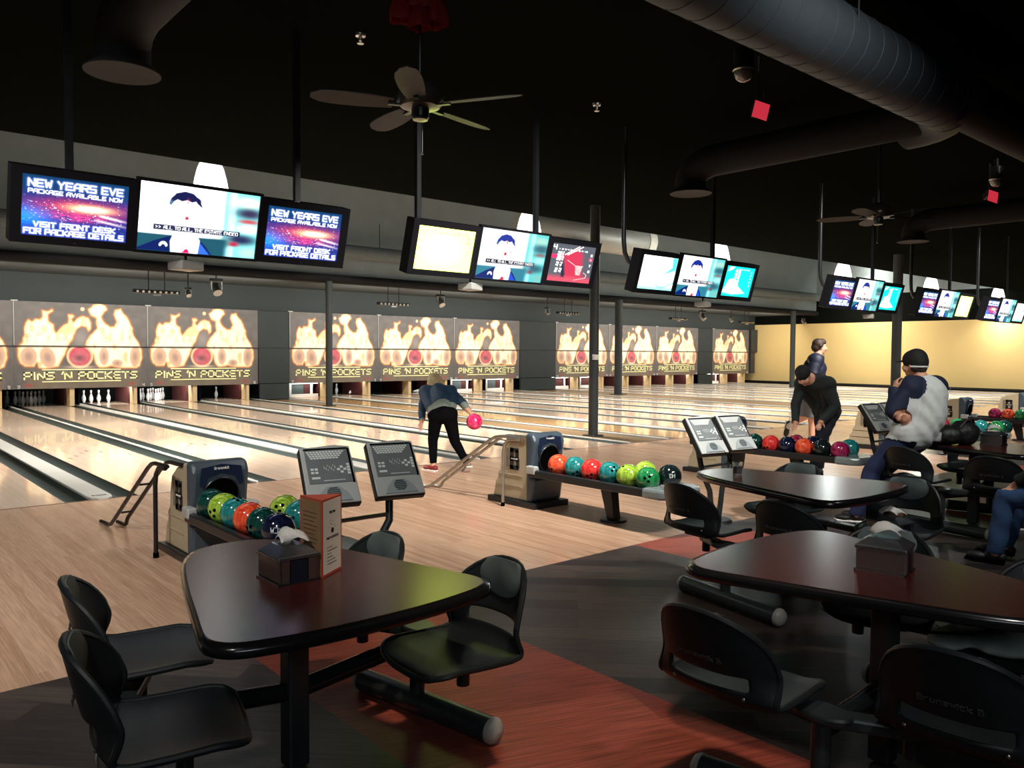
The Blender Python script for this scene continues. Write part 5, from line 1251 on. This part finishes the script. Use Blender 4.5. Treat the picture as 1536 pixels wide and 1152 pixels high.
for i in range(8):
    for j in range(5): P.append((0.02 * j - 0.04, 0.028 * i - 0.1, 0.006 + 0.008 * abs(math.sin(i * 1.3 + j))))
mb.add(P, [(i * 5 + j, i * 5 + j + 1, (i + 1) * 5 + j + 1, (i + 1) * 5 + j) for i in range(7) for j in range(4)])
o = mb.build('loose_napkin', white_paper, loc=(6.62, -6.86, 0.447), rot=(0, 0, R_(20)), smooth=True, angle=180); tag(o, 'crumpled white napkin lying on the side-on chair seat', 'napkin')
o.modifiers.new('s', 'SOLIDIFY').thickness = 0.002

def cloth_blob(name, mat, parts, loc, vox=0.012, noise=0.02, seed=1):
    mb = MB()
    for c, r, sc in parts: mb.sph(c, r, sc=sc)
    o = mb.build(name, mat, smooth=True, angle=180); o.location = loc
    m = o.modifiers.new('r', 'REMESH'); m.mode = 'VOXEL'; m.voxel_size = vox; m.use_smooth_shade = True
    tx = bpy.data.textures.new(name + '_folds', 'CLOUDS'); tx.noise_scale = 0.09
    d = o.modifiers.new('d', 'DISPLACE'); d.texture = tx; d.strength = noise; d.mid_level = 0.5
    s_ = o.modifiers.new('sm', 'SMOOTH'); s_.iterations = 3; s_.factor = 0.5
    return o
bag_m = M('bag_black', (0.008, 0.008, 0.009), 0.55, bump=0.3, scale=60)
o = cloth_blob('duffel_bag', bag_m, [((0, 0, 0.09), 0.14, (1.1, 1.0, 0.68)), ((0.10, -0.10, 0.11), 0.13, (1.0, 1.0, 0.95)), ((-0.09, 0.08, 0.05), 0.09, (1.1, 1, 0.6))], (7.17, -6.25, TZ + 0.0), noise=0.03)
tag(o, 'slumped black duffel bag on the far table', 'bag')
MB().tube([(0.0, -0.1, 0.17), (0.05, -0.14, 0.24), (0.1, -0.17, 0.25), (0.16, -0.16, 0.2)], 0.012, n=8).build('strap', bag_m, o, smooth=True)
o = cloth_blob('jacket', M('jacket_grey', (0.30, 0.34, 0.33), 0.7, var=0.45, scale=7), [((0, 0, 0.03), 0.19, (1.05, 1.1, 0.2)), ((0.06, -0.12, 0.06), 0.15, (1, 1, 0.5)), ((-0.1, 0.13, 0.02), 0.12, (1.3, 0.8, 0.22)), ((0.08, 0.02, 0.07), 0.09, (1, 1.2, 0.7))], (2.62, -8.16, 0.455), noise=0.025)
tag(o, 'pale grey jacket heaped on a chair at the right edge', 'jacket')
MB().tube([(-0.2, 0.2, 0.045), (-0.12, 0.06, 0.06), (0.0, -0.02, 0.085), (0.1, -0.02, 0.1)], 0.006, n=6).build('zip_seam', hole_black, o, smooth=True)
# dark shoes and things on the floor by the far table
for i, (x, y, rz, lb) in enumerate(((7.35, -6.75, 20, 'black shoe on the floor under the far table'), (7.55, -6.72, 35, 'black shoe with a white sole, right one under the far table'))):
    t = thing('shoe', lb, 'shoe', (x, y, 0), R_(rz), group='shoes under the far table')
    MB().box((0, 0, 0.012), (0.10, 0.28, 0.024)).build('sole', white_paper, t, bevel=0.01)
    MB().sph((0, -0.05, 0.05), 0.1, sc=(0.5, 0.9, 0.5)).sph((0, 0.08, 0.04), 0.1, sc=(0.48, 0.7, 0.32)).build('upper', bag_m, t, smooth=True)

# ------------------------------------------------------------------ people
skin = M('skin', L(218, 162, 134), 0.5, var=0.08, scale=30)
def cap(mb, a, b, r0, r1, n=14):
    a = Vector(a); b = Vector(b); d = (b - a); ln = d.length
    k_ = max(2, int(ln / 0.03))
    pts = [a.lerp(b, i / k_) for i in range(k_ + 1)]; rs = [r0 + (r1 - r0) * i / k_ for i in range(k_ + 1)]
    mb.tube(pts, rs, n=n); mb.sph(a, r0, n=n, m=8); mb.sph(b, r1, n=n, m=8)
def head_parts(mb, c, fwd, up, s=1.0):
    f = Vector(fwd).normalized(); u = (Vector(up) - f * Vector(up).dot(f)).normalized(); r = f.cross(u)
    m3 = Matrix((r, f, u)).transposed(); e = m3.to_euler(); c = Vector(c)
    T = lambda x, y, z: c + m3 @ (Vector((x, y, z)) * s)
    mb.sph(T(0, -0.012, 0.025), 0.09 * s, sc=(0.86, 1.06, 0.98), rot=e)
    mb.sph(T(0, 0.02, -0.03), 0.075 * s, sc=(0.84, 0.98, 1.1), rot=e)
    mb.sph(T(0, 0.045, -0.088), 0.036 * s, sc=(1.0, 0.9, 0.8), rot=e)
    cap(mb, T(0, 0.088, 0.02), T(0, 0.108, -0.025), 0.010 * s, 0.015 * s, 8)
    mb.sph(T(0, 0.082, -0.055), 0.022 * s, sc=(1.3, 0.6, 0.5), rot=e)
    for sx in (-1, 1):
        mb.sph(T(sx * 0.076, -0.008, -0.005), 0.022 * s, sc=(0.45, 0.8, 1.35), rot=e)
        mb.sph(T(sx * 0.042, 0.062, -0.03), 0.028 * s, rot=e)
        mb.sph(T(sx * 0.03, 0.074, 0.03), 0.02 * s, sc=(1.2, 0.6, 0.5), rot=e)
    return T, m3
def face_details(T, s, par):
    MB().sph(T(-0.031, 0.078, 0.008), 0.009 * s, n=8, m=6).sph(T(0.031, 0.078, 0.008), 0.009 * s, n=8, m=6).build('eyes', M('eye_dark', (0.02, 0.015, 0.012), 0.2), par, smooth=True)
    mb = MB(); cap(mb, T(-0.022, 0.094, -0.056), T(0.022, 0.094, -0.056), 0.004 * s, 0.004 * s, 6); mb.build('mouth', M('lips', L(120, 50, 46), 0.5), par, smooth=True)
def hand_parts(mb, wrist, direction, palm_n, side=1, curl=0.5, s=1.0):
    d = Vector(direction).normalized(); n_ = (Vector(palm_n) - d * Vector(palm_n).dot(d)).normalized(); a = d.cross(n_) * side; w_ = Vector(wrist)
    m3 = Matrix((a, d, n_)).transposed(); e = m3.to_euler()
    JH.append((w_ + d * 0.095 * s, 0.088 * s))
    mb.sph(w_ + d * 0.045 * s, 0.045 * s, sc=(0.9, 1.1, 0.36), rot=e)
    for i, (off, ln) in enumerate(((-0.03, 0.062), (-0.01, 0.072), (0.011, 0.068), (0.031, 0.053))):
        b0 = w_ + d * 0.082 * s + a * off * s; c1 = curl * (0.7 + 0.12 * i)
        d1 = (d * math.cos(c1) + n_ * math.sin(c1) + a * off * 2.2).normalized(); d2 = (d * math.cos(c1 * 2.1) + n_ * math.sin(c1 * 2.1)).normalized()
        p1 = b0 + d1 * ln * 0.5 * s; p2 = p1 + d2 * ln * 0.5 * s
        cap(mb, b0, p1, 0.0095 * s, 0.0085 * s, 8); cap(mb, p1, p2, 0.0085 * s, 0.0075 * s, 8)
    t0 = w_ + d * 0.025 * s - a * 0.032 * s; t1 = t0 + (d * 0.6 - a * 0.75 + n_ * 0.3).normalized() * 0.035 * s; t2 = t1 + (d * 0.85 + n_ * 0.35 - a * 0.2).normalized() * 0.028 * s
    cap(mb, t0, t1, 0.012 * s, 0.0105 * s, 8); cap(mb, t1, t2, 0.0105 * s, 0.009 * s, 8)
def remesh_to(mb, vox, smooth_it=4):
    o = mb.build('tmp_body', skin, smooth=True)
    m = o.modifiers.new('r', 'REMESH'); m.mode = 'VOXEL'; m.voxel_size = vox; m.use_smooth_shade = True
    s_ = o.modifiers.new('s', 'SMOOTH'); s_.iterations = smooth_it; s_.factor = 0.5
    bpy.context.view_layer.update()
    me = bpy.data.meshes.new_from_object(o.evaluated_get(bpy.context.evaluated_depsgraph_get()))
    bpy.data.objects.remove(o)
    for p in me.polygons: p.use_smooth = True
    return me
JH = []
def garment(me, sel, off, name, mats, parent, matfn=None, wob=0.006):
    """a shell lifted off the chosen faces of the body"""
    bm = bmesh.new(); bm.from_mesh(me); bm.normal_update()
    kill = [f for f in bm.faces if not sel(f.calc_center_median()) or any((f.calc_center_median() - c_).length < r_ for c_, r_ in JH)]
    bmesh.ops.delete(bm, geom=kill, context='FACES')
    for _ in range(2):
        bmesh.ops.smooth_vert(bm, verts=bm.verts, factor=0.5, use_axis_x=True, use_axis_y=True, use_axis_z=True)
    bm.normal_update()
    for v in bm.verts:
        c = v.co
        fo = math.sin(c.z * 38 + 5 * math.sin(c.x * 9) + 4 * math.sin(c.y * 11)) * wob * 0.55
        v.co = c + v.normal * (off + fo)
    if matfn:
        for f in bm.faces: f.material_index = matfn(f.calc_center_median())
    m2 = bpy.data.meshes.new(name); bm.to_mesh(m2); bm.free()
    for m_ in (mats if isinstance(mats, (list, tuple)) else [mats]): m2.materials.append(m_)
    for p in m2.polygons: p.use_smooth = True
    o = bpy.data.objects.new(name, m2); C.objects.link(o); o.parent = parent
    s_ = o.modifiers.new('t', 'SOLIDIFY'); s_.thickness = 0.006; s_.offset = -0.5
    return o
def person(label, J, base, bones, extra, vox=0.011):
    """bones: (from, to, r0, r1, zone); returns body object, zone lookup"""
    B = Vector(base); J = {k: Vector(v) - B for k, v in J.items()}
    mb = MB()
    for a, b, r0, r1, z in bones: cap(mb, J[a], J[b], r0, r1)
    JH[:] = [(J['head'], 0.145)]
    hd = extra(mb, J)
    me = remesh_to(mb, vox); me.materials.clear(); me.materials.append(skin); me.name = 'person'
    o = bpy.data.objects.new('person', me); C.objects.link(o); o.location = B
    tag(o, label, 'person')
    segs = [(J[a], J[b], max(r0, r1), z) for a, b, r0, r1, z in bones]
    def zone(p):
        best = None; bd = 1e9
        for a, b, r, z in segs:
            ab = b - a; t_ = max(0, min(1, (p - a).dot(ab) / (ab.length_squared + 1e-9))); d = (p - a - ab * t_).length - r * 0.9
            if d < bd: bd = d; best = (z, t_)
        return best
    return o, me, zone, J, hd
def shoe(J_, ank, toe_dir, par, mat, sole=None):
    d = Vector(toe_dir); d.z = 0 if abs(d.z) < 0.5 else d.z; d.normalize(); a = J_[ank]
    up = Vector((0, 0, 1)) if abs(d.z) < 0.6 else d.orthogonal()
    r = d.cross(up).normalized(); up = r.cross(d); m3 = Matrix((r, d, up)).transposed(); e = m3.to_euler()
    mb = MB(); c = a + up * -0.045
    mb.sph(c + d * 0.02, 0.05, sc=(0.85, 1.2, 0.95), rot=e); mb.sph(c + d * 0.12 - up * 0.01, 0.048, sc=(0.95, 1.6, 0.7), rot=e); mb.sph(c - d * 0.035, 0.042, sc=(0.9, 1, 0.9), rot=e)
    s_ = mb.build('shoe', mat, par, smooth=True)
    MB().box((0, 0, 0), (0.085, 0.27, 0.022)).build('sole', sole or white_paper, s_, bevel=0.01, loc=c + d * 0.07 - up * 0.036, rot=e)
    return s_

# woman bowling, seen from behind
denim = M('denim_jacket', L(38, 66, 92), 0.75, var=0.35, scale=30, bump=0.3)
JW = {'pel': (5.466, -0.552, 0.76), 'hipL': (5.40, -0.50, 0.74), 'hipR': (5.53, -0.61, 0.74), 'kneeL': (5.40, -0.42, 0.40), 'ankL': (5.33, -0.53, 0.085), 'kneeR': (5.62, -0.62, 0.38), 'ankR': (5.61, -0.90, 0.12), 'waist': (5.52, -0.44, 0.90), 'chest': (5.60, -0.27, 1.02), 'neck': (5.66, -0.15, 1.08), 'head': (5.69, -0.05, 1.15), 'shL': (5.47, -0.14, 1.03), 'shR': (5.74, -0.36, 1.03), 'elL': (5.40, -0.17, 0.80), 'wrL': (5.335, -0.25, 0.64), 'elR': (5.76, -0.62, 0.88), 'wrR': (5.735, -0.83, 0.755)}
bw = [('hipL', 'kneeL', 0.098, 0.062, 'pants'), ('kneeL', 'ankL', 0.062, 0.04, 'pants'), ('hipR', 'kneeR', 0.098, 0.062, 'pants'), ('kneeR', 'ankR', 0.062, 0.04, 'pants'),
      ('hipL', 'hipR', 0.115, 0.115, 'pants'), ('pel', 'waist', 0.13, 0.125, 'shirt'), ('waist', 'chest', 0.125, 0.125, 'jacket'), ('shL', 'shR', 0.085, 0.085, 'jacket'), ('hipL', 'shL', 0.085, 0.08, 'jacket'), ('hipR', 'shR', 0.085, 0.08, 'jacket'),
      ('shL', 'elL', 0.058, 0.048, 'jacket'), ('elL', 'wrL', 0.046, 0.03, 'jacket'), ('shR', 'elR', 0.058, 0.048, 'jacket'), ('elR', 'wrR', 0.046, 0.03, 'jacket'), ('chest', 'neck', 0.07, 0.05, 'neck'), ('neck', 'head', 0.05, 0.05, 'neck')]
def ex_w(mb, J):
    hd = head_parts(mb, J['head'], (0.45, 0.75, -0.5), (0.1, 0.3, 1), 0.95)
    hand_parts(mb, J['wrL'], (-0.35, -0.2, -0.9), (0.6, 0.2, 0), 1, 0.25, 0.9)
    hand_parts(mb, J['wrR'], (0.05, -0.4, -0.85), (0.0, 0.9, -0.3), -1, 0.6, 0.9)
    return hd
o, me, zone, J, hd = person('blonde woman in a denim jacket and black trousers swinging a ball', JW, (5.45, -0.6, 0), bw, ex_w)
def z_is(zone, names): return lambda p: zone(p)[0] in names
def jk(p):
    z, t_ = zone(p)
    q = (p - J['pel']).dot((J['chest'] - J['pel']).normalized())
    return z == 'jacket' and q > 0.11 or (z == 'shirt' and q > 0.12)
garment(me, jk, 0.012, 'denim_jacket', denim, o)
garment(me, lambda p: zone(p)[0] in ('shirt', 'pants', 'jacket') and 0.0 < (p - J['pel']).dot((J['chest'] - J['pel']).normalized()) < 0.16 and p.z > 0.66, 0.010, 'grey_shirt_hem', M('shirt_sage', L(120, 132, 120), 0.8), o)
garment(me, lambda p: zone(p)[0] in ('pants', 'shirt') and p.z > 0.10 and (p - J['pel']).dot((J['chest'] - J['pel']).normalized()) < 0.06, 0.006, 'trousers', M('trousers_black', (0.003, 0.003, 0.0035), 0.9, spec=0.05), o, wob=0.002)
T, m3 = hd
hm = MB()
for (a, b, c_, r_) in ((0, -0.02, 0.045, 0.1), (0.045, -0.05, 0.0, 0.065), (-0.045, -0.05, 0.0, 0.065), (0, -0.07, -0.02, 0.07), (0.065, -0.01, -0.02, 0.05), (-0.065, -0.01, -0.02, 0.05), (0.02, -0.08, -0.07, 0.045), (-0.03, -0.075, -0.065, 0.045)):
    hm.sph(T(a, b, c_), r_)
hme = remesh_to(hm, 0.01, 2); hme.materials.clear(); hme.materials.append(M('hair_blonde', L(196, 176, 130), 0.6, var=0.4, scale=50, bump=0.6)); inst('hair', hme, o)
sh_r = M('shoe_red_grey', L(130, 40, 42), 0.5, var=0.3)
shoe(J, 'ankL', (-0.1, 1, 0), o, sh_r); shoe(J, 'ankR', (0.25, 0.8, -0.55), o, M('shoe_grey', L(120, 110, 104), 0.5))
face_details(T, 0.95, o)
ball('pink', (5.73, -0.90, 0.66), 'bright pink ball swung in the bowling woman\'s hand', 'ball in play', False)

# bent man at the third ball return
JB = {'pel': (9.14, -4.02, 0.86), 'hipL': (9.06, -4.12, 0.84), 'hipR': (9.20, -3.92, 0.84), 'kneeL': (8.83, -4.10, 0.46), 'ankL': (8.90, -3.98, 0.10), 'kneeR': (9.12, -3.98, 0.44), 'ankR': (9.16, -3.92, 0.10), 'waist': (9.12, -4.02, 1.02), 'chest': (8.95, -4.0, 1.19), 'neck': (8.78, -3.97, 1.27), 'head': (8.66, -3.95, 1.30), 'shF': (8.90, -3.80, 1.20), 'shN': (8.86, -4.17, 1.20), 'elF': (8.78, -3.78, 0.93), 'wrF': (8.60, -3.88, 0.72), 'elN': (8.86, -4.28, 0.92), 'wrN': (8.66, -4.20, 0.745)}
bb = [('hipL', 'kneeL', 0.105, 0.07, 'pants'), ('kneeL', 'ankL', 0.07, 0.055, 'pants'), ('hipR', 'kneeR', 0.105, 0.07, 'pants'), ('kneeR', 'ankR', 0.07, 0.055, 'pants'), ('hipL', 'hipR', 0.12, 0.12, 'pants'),
      ('pel', 'waist', 0.135, 0.14, 'top'), ('waist', 'chest', 0.14, 0.14, 'top'), ('shF', 'shN', 0.095, 0.095, 'top'), ('hipL', 'shN', 0.09, 0.09, 'top'), ('hipR', 'shF', 0.09, 0.09, 'top'), ('waist', 'neck', 0.12, 0.08, 'top'),
      ('shF', 'elF', 0.065, 0.052, 'top'), ('elF', 'wrF', 0.05, 0.036, 'top'), ('shN', 'elN', 0.068, 0.055, 'top'), ('elN', 'wrN', 0.054, 0.038, 'top'), ('neck', 'head', 0.06, 0.055, 'neck')]
def ex_b(mb, J):
    hd = head_parts(mb, J['head'], (-0.72, -0.28, -0.62), (-0.6, 0.0, 0.8), 1.0)
    hand_parts(mb, J['wrF'], (-0.45, -0.25, -0.75), (-0.6, 0, -0.2), 1, 0.35, 1.0)
    hand_parts(mb, J['wrN'], (-0.7, -0.1, -0.55), (-0.3, 0.2, -0.8), -1, 0.5, 1.0)
    return hd
o, me, zone, J, hd = person('man in a dark green sweater and black cap bending over the balls', JB, (9.05, -4.0, 0), bb, ex_b)
garment(me, (lambda zn: lambda p: zn(p)[0] == 'top')(zone), 0.012, 'sweater', M('sweater_green', L(30, 38, 38), 0.85, var=0.25, scale=20), o, wob=0.005)
garment(me, (lambda zn: lambda p: zn(p)[0] == 'pants' and p.z > 0.08)(zone), 0.008, 'jeans', M('jeans_dark', L(20, 24, 38), 0.85), o)
T, m3 = hd
hm = MB()
for (a, b, c_, r_) in ((0, -0.02, 0.05, 0.098), (0, 0.02, 0.055, 0.085), (0, -0.05, 0.02, 0.085)): hm.sph(T(a, b, c_), r_)
hme = remesh_to(hm, 0.01, 2); hme.materials.clear(); hme.materials.append(M('cap_black', (0.006, 0.006, 0.007), 0.8)); inst('knit_cap', hme, o)
face_details(T, 1.0, o)
shoe(J, 'ankL', (-0.8, -0.5, 0), o, bag_m, hole_black); shoe(J, 'ankR', (-0.8, -0.5, 0), o, bag_m, hole_black)

# laughing man beyond
JL = {'pel': (10.886, -2.848, 0.99), 'hipL': (10.97, -2.76, 0.96), 'hipR': (10.82, -2.93, 0.96), 'kneeR': (10.80, -2.92, 0.53), 'ankR': (10.78, -2.92, 0.10), 'kneeL': (10.98, -2.70, 0.60), 'ankL': (10.93, -2.45, 0.42), 'chest': (10.93, -2.868, 1.36), 'neck': (10.97, -2.896, 1.57), 'head': (11.0, -2.915, 1.69), 'shL': (11.11, -2.77, 1.48), 'shR': (10.77, -2.98, 1.48), 'elR': (10.64, -2.98, 1.20), 'wrR': (10.70, -3.05, 0.96), 'elL': (11.24, -2.79, 1.18), 'wrL': (11.30, -2.9, 0.97)}
bl = [('hipL', 'kneeL', 0.10, 0.065, 'leg'), ('kneeL', 'ankL', 0.058, 0.04, 'shin'), ('hipR', 'kneeR', 0.10, 0.065, 'leg'), ('kneeR', 'ankR', 0.058, 0.04, 'shin'), ('hipL', 'hipR', 0.12, 0.12, 'leg'),
      ('pel', 'chest', 0.14, 0.15, 'top'), ('chest', 'neck', 0.13, 0.065, 'top'), ('shL', 'shR', 0.09, 0.09, 'top'), ('shR', 'elR', 0.07, 0.058, 'top'), ('elR', 'wrR', 0.055, 0.042, 'top'), ('shL', 'elL', 0.07, 0.058, 'top'), ('elL', 'wrL', 0.055, 0.042, 'top'), ('neck', 'head', 0.062, 0.055, 'neck')]
def ex_l(mb, J):
    hd = head_parts(mb, J['head'], (0.78, -0.62, 0.02), (0.05, 0, 1), 1.0)
    hand_parts(mb, J['wrR'], (0.2, -0.1, -0.9), (0.6, 0.3, 0), 1, 0.5, 1.0)
    hand_parts(mb, J['wrL'], (0.2, -0.3, -0.9), (-0.6, -0.3, 0), -1, 0.5, 1.0)
    return hd
o, me, zone, J, hd = person('laughing man in a navy jacket and grey shorts on the approach', JL, (10.9, -2.85, 0), bl, ex_l)
garment(me, (lambda zn: lambda p: zn(p)[0] == 'top')(zone), 0.028, 'navy_jacket', M('navy_jacket', L(16, 24, 48), 0.6, var=0.3, bump=0.2), o, wob=0.008)
garment(me, (lambda zn: lambda p: zn(p)[0] == 'leg' and p.z > 0.60)(zone), 0.02, 'shorts', M('shorts_grey', L(110, 116, 120), 0.8), o)
garment(me, (lambda zn: lambda p: zn(p)[0] == 'shin' and zn(p)[1] > 0.62)(zone), 0.006, 'socks', M('socks_cream', L(214, 206, 190), 0.85), o, wob=0.001)
T, m3 = hd
hm = MB()
for (a, b, c_, r_) in ((0, -0.03, 0.05, 0.094), (0, -0.06, 0.0, 0.078), (0, 0.03, 0.075, 0.065), (0.06, -0.02, 0.02, 0.04), (-0.06, -0.02, 0.02, 0.04)): hm.sph(T(a, b, c_), r_)
hme = remesh_to(hm, 0.01, 2); hme.materials.clear(); hme.materials.append(M('hair_brown', L(52, 34, 26), 0.6, var=0.3, scale=50, bump=0.5)); inst('hair', hme, o)
face_details(T, 1.0, o)
shoe(J, 'ankR', (0.75, -0.6, 0), o, bag_m); shoe(J, 'ankL', (0.1, 0.25, -0.95), o, bag_m)

# man in the cap leaning on the far table
JR = {'pel': (6.80, -6.10, 0.88), 'hipL': (6.72, -6.06, 0.86), 'hipR': (6.88, -6.15, 0.86), 'kneeL': (6.62, -5.80, 0.50), 'ankL': (6.50, -5.72, 0.10), 'kneeR': (6.80, -5.82, 0.50), 'ankR': (6.70, -5.68, 0.10), 'waist': (6.85, -6.16, 1.03), 'chest': (6.865, -6.16, 1.21), 'neck': (6.86, -6.11, 1.385), 'head': (6.85, -6.06, 1.485), 'shL': (6.71, -6.09, 1.285), 'shR': (7.02, -6.18, 1.285), 'elL': (6.57, -6.00, 1.06), 'wrL': (6.66, -5.97, 1.26), 'elR': (7.03, -6.02, 1.04), 'mid': (6.78, -5.95, 1.02), 'wrR': (6.62, -6.02, 1.01)}
br_ = [('hipL', 'kneeL', 0.11, 0.075, 'pants'), ('kneeL', 'ankL', 0.072, 0.058, 'pants'), ('hipR', 'kneeR', 0.11, 0.075, 'pants'), ('kneeR', 'ankR', 0.072, 0.058, 'pants'), ('hipL', 'hipR', 0.13, 0.13, 'pants'),
       ('pel', 'waist', 0.165, 0.17, 'top'), ('waist', 'chest', 0.17, 0.165, 'top'), ('shL', 'shR', 0.09, 0.09, 'top'), ('hipL', 'shL', 0.10, 0.085, 'top'), ('hipR', 'shR', 0.10, 0.085, 'top'), ('chest', 'neck', 0.10, 0.06, 'top'),
       ('shL', 'elL', 0.068, 0.055, 'sleeve'), ('elL', 'wrL', 0.052, 0.038, 'sleeve'), ('shR', 'elR', 0.068, 0.055, 'sleeve'), ('elR', 'mid', 0.052, 0.045, 'sleeve'), ('mid', 'wrR', 0.042, 0.034, 'sleeve'), ('neck', 'head', 0.062, 0.058, 'neck')]
def ex_r(mb, J):
    hd = head_parts(mb, J['head'], (0.12, 0.98, 0.0), (0.0, 0, 1), 1.02)
    hand_parts(mb, J['wrL'], (0.25, 0.05, 0.9), (0.5, -0.4, 0.2), 1, 0.9, 1.0)
    hand_parts(mb, J['wrR'], (-0.55, -0.7, 0.0), (0.5, -0.6, 0.0), -1, 0.7, 1.0)
    return hd
o, me, zone, J, hd = person('man in a black cap and grey raglan shirt leaning on the far table', JR, (6.8, -6.0, 0), br_, ex_r, 0.010)
def rag(p):
    z, t_ = zone(p)
    if z == 'sleeve': return 1
    return 1 if (p - J['shL']).length < 0.135 or (p - J['shR']).length < 0.135 else 0
garment(me, (lambda zn: lambda p: zn(p)[0] in ('top', 'sleeve') or (zn(p)[0] == 'pants' and p.z > 0.80))(zone), 0.018, 'raglan_shirt', [M('shirt_heather', L(205, 210, 208), 0.85, var=0.12, scale=20), M('sleeve_navy', L(18, 28, 54), 0.8)], o, rag, wob=0.008)
garment(me, (lambda zn: lambda p: zn(p)[0] == 'pants' and p.z > 0.08)(zone), 0.009, 'jeans', M('jeans_blue', L(30, 42, 78), 0.85, var=0.3, scale=20), o)
T, m3 = hd
hm = MB()
for (a, b, c_, r_) in ((0, -0.015, 0.055, 0.100), (0, 0.02, 0.05, 0.090), (0, -0.03, 0.03, 0.094)): hm.sph(T(a, b, c_), r_)
hme = remesh_to(hm, 0.01, 2); hme.materials.clear(); hme.materials.append(M('cap_black', (0.006, 0.006, 0.007), 0.8)); c_o = inst('baseball_cap', hme, o)
mb = MB(); P = []
for i in range(9):
    a = PI * (i / 8 - 0.5)
    P += [T(0.08 * math.sin(a), 0.07 + 0.02 * math.cos(a), 0.045), T(0.085 * math.sin(a), 0.07 + 0.10 * math.cos(a), 0.03)]
mb.add(P, [(2 * i, 2 * i + 1, 2 * i + 3, 2 * i + 2) for i in range(8)])
b_ = mb.build('brim', MATS['cap_black'], c_o); b_.modifiers.new('s', 'SOLIDIFY').thickness = 0.005
bn = []
for i in range(13):
    a = PI + PI * (i / 12 - 0.5) * 1.0; bn.append(T(0.094 * math.sin(a - PI) * 1.0, -0.015 - 0.098 * math.cos(a - PI), -0.012))
MB().tube(bn, 0.008, n=6).build('cap_band', letter_white, c_o, smooth=True)
hm = MB()
for (a, b, c2, r_) in ((0, -0.055, -0.02, 0.06), (0.05, -0.035, -0.02, 0.045), (-0.05, -0.035, -0.02, 0.045)): hm.sph(T(a, b, c2), r_)
hme = remesh_to(hm, 0.01, 2); hme.materials.clear(); hme.materials.append(M('hair_dark', L(50, 42, 34), 0.7, bump=0.5)); inst('hair', hme, o)
face_details(T, 1.0, o)
MB().box(tuple(J['chest'] + Vector((0.06, -0.185, 0.06))), (0.045, 0.004, 0.05), rot=(0.1, 0, R_(20))).build('shirt_tag', M('tag_grey', L(130, 136, 150), 0.8), o)
shoe(J, 'ankL', (-0.4, 0.9, 0), o, bag_m); shoe(J, 'ankR', (-0.4, 0.9, 0), o, bag_m)

# seated person at the right edge
JS = {'pel': (6.17, -7.60, 0.55), 'hipL': (6.08, -7.54, 0.54), 'hipR': (6.28, -7.58, 0.54), 'kneeL': (5.99, -7.11, 0.50), 'ankL': (5.90, -7.08, 0.10), 'kneeR': (6.24, -7.14, 0.50), 'ankR': (6.20, -7.05, 0.10), 'chest': (6.15, -7.56, 0.93), 'neck': (6.15, -7.52, 1.12), 'head': (6.15, -7.49, 1.23), 'shL': (5.98, -7.52, 1.02), 'shR': (6.33, -7.58, 1.02), 'elL': (5.97, -7.40, 0.76), 'wrL': (6.02, -7.20, 0.63), 'elR': (6.38, -7.44, 0.76), 'wrR': (6.28, -7.25, 0.63)}
bs = [('hipL', 'kneeL', 0.095, 0.07, 'pants'), ('kneeL', 'ankL', 0.068, 0.055, 'pants'), ('hipR', 'kneeR', 0.095, 0.07, 'pants'), ('kneeR', 'ankR', 0.068, 0.055, 'pants'), ('hipL', 'hipR', 0.11, 0.11, 'pants'),
      ('pel', 'chest', 0.14, 0.145, 'top'), ('chest', 'neck', 0.12, 0.06, 'top'), ('shL', 'shR', 0.08, 0.08, 'top'), ('shL', 'elL', 0.065, 0.055, 'top'), ('elL', 'wrL', 0.052, 0.04, 'top'), ('shR', 'elR', 0.065, 0.055, 'top'), ('elR', 'wrR', 0.052, 0.04, 'top'), ('neck', 'head', 0.058, 0.055, 'neck')]
def ex_s(mb, J):
    hd = head_parts(mb, J['head'], (-0.1, 1, 0), (0, 0, 1), 0.98)
    hand_parts(mb, J['wrL'], (0.1, 0.8, -0.4), (0.2, 0, -0.8), 1, 0.4, 0.95)
    hand_parts(mb, J['wrR'], (-0.1, 0.8, -0.4), (-0.2, 0, -0.8), -1, 0.4, 0.95)
    return hd
o, me, zone, J, hd = person('seated person in blue jeans and a black top, cut by the right edge', JS, (6.15, -7.45, 0), bs, ex_s, 0.013)
garment(me, (lambda zn: lambda p: zn(p)[0] == 'top')(zone), 0.02, 'black_top', M('black_top', (0.008, 0.009, 0.01), 0.8), o)
garment(me, (lambda zn: lambda p: zn(p)[0] == 'pants' and p.z > 0.08)(zone), 0.009, 'jeans', M('jeans_mid', L(44, 74, 116), 0.85, var=0.3, scale=20), o)
T, m3 = hd
hm = MB()
for (a, b, c_, r_) in ((0, -0.03, 0.05, 0.096), (0, -0.06, 0.0, 0.08)): hm.sph(T(a, b, c_), r_)
hme = remesh_to(hm, 0.012, 2); hme.materials.clear(); hme.materials.append(MATS['hair_dark']); inst('hair', hme, o)
face_details(T, 1.0, o)
shoe(J, 'ankL', (-0.15, 1, 0), o, bag_m, hole_black); shoe(J, 'ankR', (-0.1, 1, 0), o, bag_m, hole_black)
